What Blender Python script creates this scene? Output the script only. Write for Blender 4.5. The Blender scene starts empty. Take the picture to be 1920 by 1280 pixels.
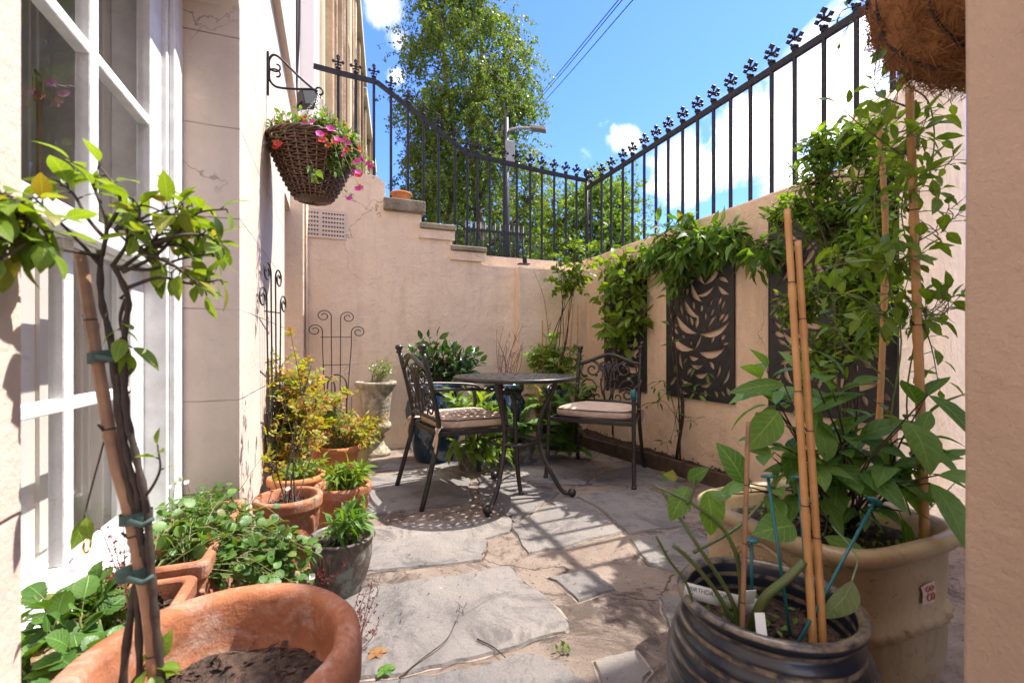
import bpy, bmesh, math, random
from mathutils import Vector, Matrix, noise
from mathutils.geometry import delaunay_2d_cdt
random.seed(7)
SC = bpy.context.scene
COL = SC.collection
R = math.radians
V = Vector
PI = math.pi
# ---------------------------------------------------------------- camera model (world x,y = wall axes)
TH = math.atan(330/853.0); CT, ST = math.cos(TH), math.sin(TH)
FP = 853.0; H = 0.88
def W(X, Y, Z): return V((X*CT+Y*ST, -X*ST+Y*CT, Z))
def P(u, v, Y): return W((u-960)/FP*Y, Y, H-(v-655)/FP*Y)
def G(u, v, Z=0.0):
    Y = (H-Z)*FP/(v-655.0)
    return W((u-960)/FP*Y, Y, Z)
def on_x(u, v, x):
    k = (u-960)/FP; Y = x/(k*CT+ST); return P(u, v, Y)
def on_y(u, v, y):
    k = (u-960)/FP; Y = y/(CT-k*ST); return P(u, v, Y)
UP = V((0, 0, 1))
CR = V((CT, -ST, 0)); CF = V((ST, CT, 0))
def rnd(a, b): return random.uniform(a, b)
def rvec():
    while True:
        v = V((rnd(-1, 1), rnd(-1, 1), rnd(-1, 1)))
        if .01 < v.length < 1: return v.normalized()

# ---------------------------------------------------------------- objects
OFF = {}
def setp(o, label=None, cat=None, group=None, kind=None):
    if label: o['label'] = label
    if cat: o['category'] = cat
    if group: o['group'] = group
    if kind: o['kind'] = kind
    return o
def thing(name, label, cat, loc=(0, 0, 0), group=None):
    o = bpy.data.objects.new(name, None); COL.objects.link(o)
    o.empty_display_size = .05
    o.location = loc; OFF[o.name] = V(loc)
    return setp(o, label, cat, group)
def dup(o, parent=None, **kw):
    c = o.copy(); COL.objects.link(c); c.parent = parent
    OFF[c.name] = V(OFF.get(o.name, V((0, 0, 0))))
    for ch in list(o.children): dup(ch, c)
    setp(c, **kw)
    return c

class MB:
    def __init__(s): s.v = []; s.f = []; s.m = []; s.sm = []; s.uv = {}
    def add(s, vs, fs, mi=0, smooth=False):
        b = len(s.v); s.v.extend(vs)
        for f in fs: s.f.append([b+i for i in f]); s.m.append(mi); s.sm.append(smooth)
    def box(s, lo, hi, mi=0):
        x0, y0, z0 = lo; x1, y1, z1 = hi
        vs = [V(c) for c in ((x0,y0,z0),(x1,y0,z0),(x1,y1,z0),(x0,y1,z0),(x0,y0,z1),(x1,y0,z1),(x1,y1,z1),(x0,y1,z1))]
        s.add(vs, [(0,3,2,1),(4,5,6,7),(0,1,5,4),(1,2,6,5),(2,3,7,6),(3,0,4,7)], mi)
    def obox(s, c, ax, ay, az, mi=0):
        c = V(c); vs = []
        for k in (-1, 1):
            for a, b in ((-1,-1),(1,-1),(1,1),(-1,1)): vs.append(c+V(ax)*a+V(ay)*b+V(az)*k)
        s.add(vs, [(0,3,2,1),(4,5,6,7),(0,1,5,4),(1,2,6,5),(2,3,7,6),(3,0,4,7)], mi)
    def tube(s, pts, r, n=6, mi=0, caps=True, smooth=True, closed=False, flat=None):
        pts = [V(p) for p in pts]; N = len(pts)
        if N < 2: return
        rs = r if isinstance(r, (list, tuple)) else [r]*N
        if len(rs) == 2 and N > 2: rs = [rs[0]+(rs[1]-rs[0])*i/(N-1) for i in range(N)]
        t0 = (pts[1]-pts[0])
        if t0.length < 1e-9: return
        t0.normalize()
        a = UP.cross(t0)
        if a.length < .05: a = V((1, 0, 0)).cross(t0)
        a.normalize(); vs = []
        for i, p in enumerate(pts):
            if closed: t = pts[(i+1) % N]-pts[i-1]
            else: t = pts[min(i+1, N-1)]-pts[max(i-1, 0)]
            if t.length < 1e-9: t = t0.copy()
            t.normalize()
            a = a-t*a.dot(t)
            if a.length < 1e-6: a = t.orthogonal()
            a.normalize(); b = t.cross(a)
            for k in range(n):
                th = 2*PI*k/n
                e = a*math.cos(th)*rs[i]+b*math.sin(th)*rs[i]
                if flat: e = e-V(flat[0])*e.dot(V(flat[0]))*(1-flat[1])
                vs.append(p+e)
        fs = []
        for i in range(N if closed else N-1):
            j = (i+1) % N
            for k in range(n):
                k2 = (k+1) % n
                fs.append((i*n+k, i*n+k2, j*n+k2, j*n+k))
        if caps and not closed:
            fs.append(tuple(range(n-1, -1, -1))); fs.append(tuple((N-1)*n+k for k in range(n)))
        s.add(vs, fs, mi, smooth)
    def lathe(s, c, prof, n=32, mi=0, mod=None, smooth=True, sq=None):
        c = V(c); vs = []
        for i, (r, z) in enumerate(prof):
            for k in range(n):
                th = 2*PI*k/n; rr = r
                if mod: rr = mod(r, z, th)
                ct_, st_ = math.cos(th), math.sin(th)
                if sq:
                    q = (abs(ct_)**sq+abs(st_)**sq)**(-1.0/sq); rr *= q
                vs.append(c+V((rr*ct_, rr*st_, z)))
        fs = []
        for i in range(len(prof)-1):
            for k in range(n):
                k2 = (k+1) % n
                fs.append((i*n+k, i*n+k2, (i+1)*n+k2, (i+1)*n+k))
        fs.append(tuple(range(n-1, -1, -1)))
        fs.append(tuple((len(prof)-1)*n+k for k in range(n)))
        s.add(vs, fs, mi, smooth)
    def sheet(s, outer, holes, to3, depth, mi=0):
        """2-D outline with holes, extruded; to3(x,y) -> point, depth = Vector"""
        co = []; fc = []
        for loop in [outer]+holes:
            b = len(co); co.extend(V((p[0], p[1])) for p in loop); fc.append(list(range(b, b+len(loop))))
        vv, ee, ff, _, _, _ = delaunay_2d_cdt(co, [], fc, 1, 1e-6)
        def inside(pt, loop):
            c = False; j = len(loop)-1
            for i in range(len(loop)):
                a, b = loop[i], loop[j]
                if (a[1] > pt[1]) != (b[1] > pt[1]) and pt[0] < (b[0]-a[0])*(pt[1]-a[1])/(b[1]-a[1])+a[0]: c = not c
                j = i
            return c
        keep = []
        for f in ff:
            cx = sum(vv[i][0] for i in f)/len(f); cy = sum(vv[i][1] for i in f)/len(f)
            if not inside((cx, cy), outer): continue
            if any(inside((cx, cy), h) for h in holes): continue
            keep.append(list(f))
        D = V(depth); n = len(vv)
        top = [to3(p[0], p[1]) for p in vv]
        vs = [V(p) for p in top]+[V(p)+D for p in top]
        cnt = {}
        for f in keep:
            for i in range(len(f)):
                a, b = f[i], f[(i+1) % len(f)]; cnt[(a, b)] = 1
        fs = [tuple(f) for f in keep]+[tuple(n+i for i in reversed(f)) for f in keep]
        for (a, b) in cnt:
            if (b, a) not in cnt: fs.append((b, a, a+n, b+n))
        s.add(vs, fs, mi)
    def leaf(s, pos, d, n, L, Wd, prof, fold=.25, droop=.3, mi=0):
        d = V(d).normalized(); side = d.cross(V(n))
        if side.length < 1e-4: side = d.orthogonal()
        side.normalize(); n = side.cross(d); vs = []; rows = []
        for t, w in prof:
            c = V(pos)+d*(L*t)-n*(droop*L*t*t); b0 = len(s.v)+len(vs)
            if w == 0: s.uv[b0] = (t, 0)
            else: s.uv[b0] = (t, 1); s.uv[b0+1] = (t, 0); s.uv[b0+2] = (t, -1)
            if w == 0: rows.append([len(vs)]); vs.append(c)
            else:
                rows.append([len(vs), len(vs)+1, len(vs)+2])
                e = side*(w*Wd)+n*(fold*w*Wd); e2 = side*(-w*Wd)+n*(fold*w*Wd)
                vs.extend([c+e, c, c+e2])
        fs = []
        for a, b in zip(rows, rows[1:]):
            if len(a) == 1 and len(b) == 3: fs += [(a[0], b[1], b[0]), (a[0], b[2], b[1])]
            elif len(a) == 3 and len(b) == 1: fs += [(a[0], a[1], b[0]), (a[1], a[2], b[0])]
            elif len(a) == 3: fs += [(a[0], a[1], b[1], b[0]), (a[1], a[2], b[2], b[1])]
        s.add(vs, fs, mi, True)
    def quad(s, pos, d, n, L, Wd, mi=0):
        d = V(d).normalized(); side = d.cross(V(n))
        if side.length < 1e-4: side = d.orthogonal()
        side.normalize()
        s.add([V(pos), V(pos)+d*L*.5+side*Wd*.5, V(pos)+d*L, V(pos)+d*L*.5-side*Wd*.5], [(0, 1, 2, 3)], mi)
    def flower(s, pos, n, r, mi=0, k=10, cup=.35):
        n = V(n).normalized(); a = n.orthogonal().normalized(); b = n.cross(a); vs = [V(pos)-n*r*cup]
        for i in range(k):
            th = 2*PI*i/k; rr = r*(1 if i % 2 == 0 else .8)*rnd(.9, 1.1)
            vs.append(V(pos)+a*math.cos(th)*rr+b*math.sin(th)*rr+n*rnd(-.1, .1)*r)
        s.add(vs, [(0, 1+i, 1+(i+1) % k) for i in range(k)], mi, True)
    def build(s, name, mats, parent=None, label=None, cat=None, group=None, kind=None, bevel=0, origin=None, seg=2, weld=False, subd=0):
        mats = mats if isinstance(mats, (list, tuple)) else [mats]
        if parent is not None: off = OFF.get(parent.name, V((0, 0, 0)))
        elif origin is not None: off = V(origin)
        elif s.v:
            xs = [p[0] for p in s.v]; ys = [p[1] for p in s.v]; zs = [p[2] for p in s.v]
            off = V(((min(xs)+max(xs))/2, (min(ys)+max(ys))/2, min(zs)))
        else: off = V((0, 0, 0))
        me = bpy.data.meshes.new(name)
        me.from_pydata([tuple(V(p)-off) for p in s.v], [], s.f)
        for m in mats: me.materials.append(m)
        me.polygons.foreach_set('material_index', s.m)
        me.polygons.foreach_set('use_smooth', s.sm)
        if s.uv:
            at_ = me.attributes.new('leafuv', 'FLOAT_VECTOR', 'POINT'); arr = [0.0]*(3*len(s.v))
            for i_, (a_, b_) in s.uv.items(): arr[3*i_] = a_; arr[3*i_+1] = b_; arr[3*i_+2] = 1
            at_.data.foreach_set('vector', arr)
        me.update()
        if weld:
            bm = bmesh.new(); bm.from_mesh(me); bmesh.ops.remove_doubles(bm, verts=bm.verts, dist=1e-5)
            bmesh.ops.recalc_face_normals(bm, faces=bm.faces); bm.to_mesh(me); bm.free()
        o = bpy.data.objects.new(name, me); COL.objects.link(o)
        if parent is not None: o.parent = parent
        else: o.location = off
        OFF[o.name] = off
        if bevel:
            b = o.modifiers.new('bevel', 'BEVEL'); b.width = bevel; b.segments = seg; b.limit_method = 'ANGLE'; b.angle_limit = R(40)
        if subd:
            b = o.modifiers.new('sub', 'SUBSURF'); b.levels = subd; b.render_levels = subd
        return setp(o, label, cat, group, kind)

def smooth(pts, k=6):
    pts = [V(p) for p in pts]
    if len(pts) < 3: 
        return [pts[0].lerp(pts[-1], i/k) for i in range(k+1)]
    out = []
    ext = [pts[0]*2-pts[1]]+pts+[pts[-1]*2-pts[-2]]
    for i in range(1, len(ext)-2):
        p0, p1, p2, p3 = ext[i-1:i+3]
        for j in range(k):
            t = j/k
            out.append(.5*((2*p1)+(p2-p0)*t+(2*p0-5*p1+4*p2-p3)*t*t+(3*p1-p0-3*p2+p3)*t**3))
    out.append(pts[-1]); return out

# ---------------------------------------------------------------- materials
class NT:
    def __init__(s, name):
        s.m = bpy.data.materials.new(name); s.m.use_nodes = True; s.t = s.m.node_tree
        s.b = s.t.nodes['Principled BSDF']; s.o = s.t.nodes['Material Output']
    def n(s, typ, **kw):
        x = s.t.nodes.new(typ)
        for k, v in kw.items():
            if k in x.inputs.keys(): x.inputs[k].default_value = v
            else: setattr(x, k, v)
        return x
    def l(s, a, b): s.t.links.new(a, b)
    def coord(s, space='Object'): return s.n('ShaderNodeTexCoord').outputs[space]
    def noise(s, vec, scale, detail=6, rough=.6, dist=0):
        x = s.n('ShaderNodeTexNoise'); x.inputs['Scale'].default_value = scale; x.inputs['Detail'].default_value = detail
        x.inputs['Roughness'].default_value = rough; x.inputs['Distortion'].default_value = dist; s.l(vec, x.inputs['Vector']); return x.outputs['Fac']
    def ramp(s, fac, stops, interp='LINEAR'):
        x = s.n('ShaderNodeValToRGB'); r = x.color_ramp; r.interpolation = interp
        while len(r.elements) < len(stops): r.elements.new(.5)
        for e, (p, c) in zip(r.elements, stops):
            e.position = p; e.color = (c, c, c, 1) if not isinstance(c, (tuple, list)) else (*c[:3], 1)
        s.l(fac, x.inputs[0]); return x.outputs[0]
    def mix(s, fac, a, b, mode='MIX'):
        x = s.n('ShaderNodeMix', data_type='RGBA', blend_type=mode)
        for sock, val in ((x.inputs[0], fac), (x.inputs[6], a), (x.inputs[7], b)):
            if isinstance(val, bpy.types.NodeSocket): s.l(val, sock)
            elif isinstance(val, (tuple, list)): sock.default_value = (*val[:3], 1)
            else: sock.default_value = val
        return x.outputs[2]
    def bump(s, h, strength=.3, dist=.01, prev=None):
        x = s.n('ShaderNodeBump'); x.inputs['Strength'].default_value = strength; x.inputs['Distance'].default_value = dist
        s.l(h, x.inputs['Height'])
        if prev is not None: s.l(prev, x.inputs['Normal'])
        return x.outputs[0]
    def out(s, col=None, rough=.7, nrm=None, metal=0, spec=.5, coat=0):
        b = s.b
        if col is not None:
            if isinstance(col, bpy.types.NodeSocket): s.l(col, b.inputs['Base Color'])
            else: b.inputs['Base Color'].default_value = (*col[:3], 1)
        if isinstance(rough, bpy.types.NodeSocket): s.l(rough, b.inputs['Roughness'])
        else: b.inputs['Roughness'].default_value = rough
        if nrm is not None: s.l(nrm, b.inputs['Normal'])
        b.inputs['Metallic'].default_value = metal
        b.inputs['Specular IOR Level'].default_value = spec
        b.inputs['Coat Weight'].default_value = coat
        return s.m

def simple(name, c1, c2=None, scale=10, rough=.6, bump=.15, bscale=60, bd=.004, metal=0, spec=.5, coat=0, lo=.35, hi=.65):
    t = NT(name); vec = t.coord()
    col = c1
    if c2: col = t.ramp(t.noise(vec, scale), [(lo, c1), (hi, c2)])
    nr = t.bump(t.noise(vec, bscale, 4), bump, bd) if bump else None
    return t.out(col, rough, nr, metal, spec, coat)

def stucco(name, base, dirty, rain=.35, crack=True, seed=0.0, bs=.8):
    t = NT(name)
    geo = t.n('ShaderNodeNewGeometry').outputs['Position']
    mp = t.n('ShaderNodeMapping'); mp.inputs['Location'].default_value = (seed, seed*1.3, seed*.7); t.l(geo, mp.inputs['Vector']); vec = mp.outputs[0]
    big = t.noise(vec, 1.7, 8, .65, .4)
    col = t.mix(t.ramp(big, [(.38, 0), (.72, 1)]), base, tuple(a*b for a, b in zip(base, (.9, .86, .82))))
    st = t.n('ShaderNodeMapping'); st.inputs['Scale'].default_value = (5, 5, .7); t.l(vec, st.inputs['Vector'])
    streak = t.ramp(t.noise(st.outputs[0], 1.6, 7, .7), [(.50, 0), (.74, 1)])
    m1 = t.n('ShaderNodeMath', operation='MULTIPLY'); t.l(streak, m1.inputs[0]); m1.inputs[1].default_value = rain
    col = t.mix(m1.outputs[0], col, dirty)
    spots = t.ramp(t.noise(vec, 42, 3, .5), [(.70, 0), (.76, 1)])
    m2 = t.n('ShaderNodeMath', operation='MULTIPLY'); t.l(spots, m2.inputs[0]); m2.inputs[1].default_value = .35
    col = t.mix(m2.outputs[0], col, tuple(c*.55 for c in base))
    # grey green algae in blotches of its own shape
    al = t.ramp(t.noise(vec, 2.1, 11, .78, .7), [(.57, 0), (.70, 1)])
    m5 = t.n('ShaderNodeMath', operation='MULTIPLY'); t.l(al, m5.inputs[0]); m5.inputs[1].default_value = .30
    col = t.mix(m5.outputs[0], col, tuple(c*k for c, k in zip(base, (.50, .54, .52))))
    # old patch repairs and scuffs
    sc = t.ramp(t.noise(vec, 6, 10, .75, 1.5), [(.60, 0), (.66, 1)])
    m4 = t.n('ShaderNodeMath', operation='MULTIPLY'); t.l(sc, m4.inputs[0]); m4.inputs[1].default_value = .5
    col = t.mix(m4.outputs[0], col, tuple(min(.85, c*1.12) for c in base))
    blo = t.ramp(t.noise(vec, 3.3, 9, .72, .8), [(.34, 0), (.5, .5), (.68, 1)])
    col = t.mix(.22, col, t.mix(blo, tuple(c*.62 for c in base), tuple(min(.9, c*1.15) for c in base)))
    h = t.noise(vec, 6, 12, .72, .15)
    nr = t.bump(h, bs, .045)
    nr = t.bump(t.noise(vec, 90, 5, .6), .22, .006, nr)
    if crack:
        nz = t.n('ShaderNodeTexNoise'); nz.inputs['Scale'].default_value = 4.5; nz.inputs['Detail'].default_value = 7; t.l(vec, nz.inputs['Vector'])
        vd = t.mix(.30, vec, nz.outputs['Color'])
        vo = t.n('ShaderNodeTexVoronoi', feature='DISTANCE_TO_EDGE'); vo.inputs['Scale'].default_value = 1.3; t.l(vd, vo.inputs['Vector'])
        line = t.ramp(vo.outputs['Distance'], [(.0, .8), (.004, 0)])
        msk = t.ramp(t.noise(vec, 1.1, 2), [(.55, 0), (.62, 1)])
        m3 = t.n('ShaderNodeMath', operation='MULTIPLY'); t.l(line, m3.inputs[0]); t.l(msk, m3.inputs[1])
        col = t.mix(m3.outputs[0], col, tuple(c*.25 for c in base))
    if seed == 5.3:   # ruled ashlar joints of the house front
        sz = t.n('ShaderNodeSeparateXYZ'); t.l(geo, sz.inputs[0])
        wz = t.n('ShaderNodeMath', operation='MULTIPLY_ADD'); t.l(t.noise(geo, 5, 4), wz.inputs[0]); wz.inputs[1].default_value = .012; t.l(sz.outputs[2], wz.inputs[2])
        pp = t.n('ShaderNodeMath', operation='PINGPONG'); t.l(wz.outputs[0], pp.inputs[0]); pp.inputs[1].default_value = .173
        jl = t.ramp(pp.outputs[0], [(.0, 1), (.0035, 0)])
        jm = t.n('ShaderNodeMath', operation='MULTIPLY'); t.l(jl, jm.inputs[0]); t.l(t.ramp(t.noise(geo, 3.1, 5), [(.36, .15), (.55, 1)]), jm.inputs[1])
        col = t.mix(jm.outputs[0], col, (.30, .235, .19)); nr = t.bump(jm.outputs[0], .6, -.006, nr)
    return t.out(col, .85, nr, spec=.25)

def leafmat(name, c1, c2, c3=None, rough=.42, trans=.4, spec=.5, old=.90):
    t = NT(name)
    rp = t.n('ShaderNodeNewGeometry').outputs['Random Per Island']
    stops = [(.0, c1), (old, c2)]+([(min(.995, old+.09), c3)] if c3 else [])
    col = t.ramp(rp, stops)
    vec = t.coord()
    col = t.mix(t.ramp(t.noise(vec, 60, 3), [(.4, 0), (.75, .35)]), col, tuple(x*.6 for x in c1))
    # midrib and side veins follow each leaf
    av = t.n('ShaderNodeAttribute', attribute_name='leafuv').outputs['Vector']; sp_ = t.n('ShaderNodeSeparateXYZ'); t.l(av, sp_.inputs[0])
    def mth(op, a, b=None):
        x = t.n('ShaderNodeMath', operation=op)
        for i_, q_ in enumerate((a, b)):
            if q_ is None: continue
            if isinstance(q_, bpy.types.NodeSocket): t.l(q_, x.inputs[i_])
            else: x.inputs[i_].default_value = q_
        return x.outputs[0]
    ab = mth('ABSOLUTE', sp_.outputs[1])
    ph = mth('SINE', mth('MULTIPLY', mth('SUBTRACT', sp_.outputs[0], mth('MULTIPLY', ab, .28)), 44.0))
    vein = mth('MULTIPLY', mth('MAXIMUM', t.ramp(ph, [(.80, 0), (1.0, .7)]), t.ramp(ab, [(.03, 1), (.09, 0)])), sp_.outputs[2])
    col = t.mix(mth('MULTIPLY', vein, .45), col, tuple(min(.5, x*1.9+.02) for x in c2))
    nr = t.bump(t.noise(vec, 160, 3), .25, .003, t.bump(vein, .5, -.0015))
    t.out(col, rough, nr, spec=spec)
    tr = t.n('ShaderNodeBsdfTranslucent')
    tc = t.mix(1.0, col, (1.5, 1.35, .35), 'MULTIPLY')
    t.l(tc, tr.inputs['Color'])
    mx = t.n('ShaderNodeMixShader'); mx.inputs[0].default_value = trans
    t.l(t.b.outputs[0], mx.inputs[1]); t.l(tr.outputs[0], mx.inputs[2]); t.l(mx.outputs[0], t.o.inputs[0])
    return t.m

WALLC = (.88, .69, .51)
M = {}
M['wall'] = stucco('peach stucco', WALLC, (.50, .36, .26), .5)
M['wall_house'] = stucco('cream house stucco', (.66, .545, .46), (.44, .35, .28), .3, True, 5.3, .3)
M['wall_right'] = stucco('ochre stucco', (.88, .66, .47), (.54, .38, .26), .6, True, 9.1)
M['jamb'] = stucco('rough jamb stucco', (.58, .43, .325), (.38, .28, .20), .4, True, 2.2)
M['white'] = simple('white gloss paint', (.80, .80, .79), (.66, .65, .63), 14, .45, .6, 26, .006)
M['shutter'] = simple('shutter paint', (.70, .68, .65), (.60, .57, .54), 4, .5, .1)
M['room'] = simple('room plaster', (.55, .52, .48), (.60, .57, .53), 2, .8)
M['blind'] = simple('blind cloth', (.62, .59, .55), (.56, .52, .48), 3, .8, .1, 200)
M['iron'] = simple('black iron paint', (.010, .011, .016), (.022, .022, .03), 30, .5, .4, 55, .003, 0, .3)
M['wire'] = simple('dark wire', (.02, .025, .022), None, 10, .5, 0)
M['cast'] = simple('bronze black cast metal', (.030, .027, .026), (.052, .046, .042), 40, .36, .35, 120, .002, .55, .6)
M['panel'] = simple('dark panel metal', (.016, .016, .018), (.028, .027, .027), 14, .45, .1)
M['cushion'] = simple('beige cushion cloth', (.56, .42, .32), (.44, .32, .235), 9, .9, .8, 22, .012)
M['piping'] = simple('brown piping', (.08, .05, .035), None, 10, .8, 0)
M['soil'] = simple('dark soil', (.018, .012, .009), (.06, .04, .028), 55, .95, 1.0, 70, .02)
M['bark'] = simple('soil with bark chips', (.02, .013, .01), (.10, .055, .035), 45, .95, 1.0, 55, .02)
M['stone'] = simple('lichened urn stone', (.48, .42, .31), (.19, .165, .10), 22, .9, .9, 40, .012)
M['step'] = simple('old step stone', (.36, .30, .21), (.15, .12, .08), 7, .9, .8, 22, .015)
M['timber'] = simple('wet edging timber', (.10, .06, .035), (.045, .028, .018), 14, .75, .7, 30, .01)
M['cane'] = simple('bamboo cane', (.52, .28, .10), (.42, .20, .07), 20, .45, .15, 80, .002)
M['cane_old'] = simple('weathered bamboo cane', (.34, .19, .10), (.20, .11, .06), 20, .5, .2, 80, .002)
M['stem'] = simple('woody stem', (.026, .017, .012), (.06, .04, .027), 40, .75, .5, 90, .003)
M['gstem'] = simple('green stem', (.10, .15, .03), (.17, .16, .05), 20, .55, .2)
M['rose_stem'] = simple('green rose cane', (.055, .11, .022), (.10, .075, .03), 12, .4, .2)
M['teal'] = simple('teal plastic', (.01, .115, .13), None, 10, .35, 0)
M['tie'] = simple('green tie tape', (.022, .055, .045), (.04, .08, .065), 20, .7, .1)
M['tagp'] = simple('white plastic label', (.62, .62, .60), None, 10, .35, 0)
M['ink'] = simple('black ink', (.01, .01, .01), None, 10, .6, 0)
M['wicker'] = simple('brown wicker', (.055, .026, .014), (.13, .07, .04), 25, .4, .3, 100, .003)
M['coir'] = simple('coir fibre', (.42, .19, .07), (.22, .09, .03), 18, .9, .8, 90, .01)
M['steel'] = simple('chain steel', (.5, .5, .5), None, 10, .35, 0, metal=1)
M['lampgrey'] = simple('grey lamp casting', (.22, .22, .23), (.3, .3, .3), 10, .5, .1)
M['sandstone'] = simple('weathered sandstone', (.56, .42, .27), (.34, .22, .12), 1.3, .9, .6, 12, .02)
M['brownstone'] = simple('brown stone', (.30, .18, .09), (.18, .11, .06), 1.3, .9, .6, 12, .02)
M['cream'] = simple('cream joinery paint', (.66, .56, .36), (.60, .50, .32), 2, .6, .1)
M['whitewall'] = simple('white edge paint', (.80, .78, .74), None, 2, .6, .1)
M['slate'] = simple('roof slate', (.06, .06, .07), (.10, .09, .09), 5, .8, .3)
M['birchbark'] = simple('birch bark', (.42, .36, .28), (.07, .05, .04), 2.2, .85, .4, 20, .01, lo=.4, hi=.55)
M['cable'] = simple('black cable', (.012, .012, .014), None, 10, .6, 0)
M['street'] = simple('asphalt', (.05, .05, .052), (.07, .068, .066), 3, .9, .4, 80, .01)
M['earth'] = simple('earth', (.12, .10, .07), (.18, .15, .1), .6, .95, .3)

def terracotta(name, c1, c2, bloom=.35):
    t = NT(name); vec = t.coord()
    col = t.ramp(t.noise(vec, 9, 8, .7), [(.3, c1), (.7, c2)])
    w = t.ramp(t.noise(vec, 8, 12, .8, .8), [(.50, 0), (.66, bloom*1.2)])
    col = t.mix(w, col, (.55, .45, .38))
    d = t.ramp(t.noise(vec, 24, 8, .7), [(.54, 0), (.70, .6)])
    col = t.mix(d, col, (.10, .05, .03))
    col = t.mix(t.ramp(t.noise(vec, 5, 10, .8, .6), [(.50, 0), (.64, .55)]), col, (.20, .075, .035))
    col = t.mix(t.ramp(t.noise(vec, 140, 4, .6), [(.66, 0), (.74, .7)]), col, (.06, .035, .025))
    nr = t.bump(t.noise(vec, 120, 5), .4, .005, t.bump(t.noise(vec, 14, 8, .7), .35, .01))
    return t.out(col, .88, nr, spec=.2)
M['terra'] = terracotta('orange terracotta', (.30, .105, .05), (.40, .165, .08), .5)
M['terra2'] = terracotta('weathered terracotta', (.30, .10, .05), (.42, .19, .10), .5)
M['terra3'] = terracotta('bright terracotta', (.46, .16, .055), (.55, .23, .09), .25)

def glaze(name, c1, c2, sc, rough=.12, c3=None):
    t = NT(name); vec = t.coord()
    st = [(.35, c1), (.62, c2)]+([(.78, c3)] if c3 else [])
    col = t.ramp(t.noise(vec, sc, 6, .6, .8), st)
    nr = t.bump(t.noise(vec, 25, 3), .1, .004)
    return t.out(col, rough, nr, spec=.6, coat=.6)
M['bluepot'] = glaze('deep blue glaze', (.006, .016, .034), (.012, .048, .09), 6, .14, (.05, .028, .018))
M['greenpot'] = glaze('black green glaze', (.008, .016, .018), (.02, .05, .05), 8, .1)
t = NT('cream crackle glaze'); vec = t.coord()
col = t.ramp(t.noise(vec, 4, 8, .7, .8), [(.35, (.31, .22, .115)), (.62, (.39, .29, .17)), (.8, (.20, .13, .06))])
col = t.mix(t.ramp(t.noise(vec, 9, 10, .8, 1.0), [(.55, 0), (.68, .75)]), col, (.15, .10, .055))
col = t.mix(t.ramp(t.noise(vec, 70, 4, .6), [(.64, 0), (.70, .8)]), col, (.07, .045, .03))
M['creampot'] = t.out(col, .42, t.bump(t.noise(vec, 40, 6), .25, .004), spec=.4, coat=.15)
M['ringpot'] = simple('striped cream pot', (.55, .48, .22), (.45, .38, .16), 14, .6, .2)
t = NT('mottled stone glaze'); vec = t.coord()
col = t.ramp(t.noise(vec, 16, 9, .75, .6), [(.3, (.035, .022, .018)), (.48, (.11, .085, .065)), (.6, (.20, .24, .20)), (.75, (.10, .05, .05))])
M['mottle'] = t.out(col, .6, t.bump(t.noise(vec, 40, 6), .5, .006))
# navy ridged pot: dark glaze that breaks to tan on the ridge crests (pointiness of real ridges via height attribute)
t = NT('navy ridged glaze'); vec = t.coord()
sx = t.n('ShaderNodeSeparateXYZ'); t.l(vec, sx.inputs[0])
mm = t.n('ShaderNodeMath', operation='MULTIPLY'); t.l(sx.outputs[2], mm.inputs[0]); mm.inputs[1].default_value = 2*PI/.030
nz = t.noise(vec, 14, 5); ad = t.n('ShaderNodeMath', operation='MULTIPLY_ADD'); t.l(nz, ad.inputs[0]); ad.inputs[1].default_value = 1.6; t.l(mm.outputs[0], ad.inputs[2])
sn = t.n('ShaderNodeMath', operation='SINE'); t.l(ad.outputs[0], sn.inputs[0])
pr = t.ramp(t.noise(vec, 30, 6, .7), [(.35, 0), (.6, 1)])
fc = t.ramp(sn.outputs[0], [(.25, 0), (.75, 1)])
ml = t.n('ShaderNodeMath', operation='MULTIPLY'); t.l(fc, ml.inputs[0]); t.l(pr, ml.inputs[1])
M['navy'] = t.out(t.mix(ml.outputs[0], (.006, .010, .022), (.20, .155, .10)), .32, t.bump(t.noise(vec, 60, 3), .2, .003), spec=.5, coat=.2)

M['L_bright'] = leafmat('bright yellow green leaf', (.13, .23, .015), (.20, .31, .03), (.30, .22, .03), trans=.45)
M['L_mid'] = leafmat('mid green leaf', (.055, .15, .02), (.14, .27, .035), (.22, .20, .04))
M['L_dark'] = leafmat('dark glossy leaf', (.014, .05, .012), (.04, .11, .022), None, .25, .25, .6)
M['L_ivy'] = leafmat('ivy green leaf', (.05, .13, .022), (.12, .235, .04), (.22, .10, .03), trans=.35)
M['L_rose'] = leafmat('lime and amber rose leaf', (.19, .27, .02), (.30, .31, .03), (.42, .15, .02), trans=.5, old=.68)
M['L_gold'] = leafmat('gold green leaf', (.22, .26, .02), (.34, .30, .02), (.45, .20, .015), trans=.5, old=.75)
M['L_hyd'] = leafmat('broad hydrangea leaf', (.075, .19, .035), (.16, .32, .06), None, .5, .42)
M['L_jas'] = leafmat('small evergreen leaf', (.08, .19, .02), (.20, .35, .035), None, .3, .4)
M['L_fern'] = leafmat('fern frond', (.08, .20, .03), (.16, .30, .04), None, .6, .45)
M['L_birch'] = leafmat('birch leaf', (.075, .155, .018), (.18, .275, .035), (.32, .28, .06), .4, .5)
M['L_lime'] = leafmat('young tree leaf', (.10, .21, .02), (.20, .32, .03), None, .45, .45)
M['L_dry'] = leafmat('dry leaf', (.20, .09, .03), (.30, .15, .05), None, .7, .2)
M['L_pale'] = leafmat('pale leaf underside', (.20, .30, .16), (.26, .36, .20), None, .7, .3)
def petal(name, a, b): return leafmat(name, a, b, None, .6, .35)
M['pink'] = petal('magenta petal', (.50, .02, .28), (.65, .06, .42))
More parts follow.
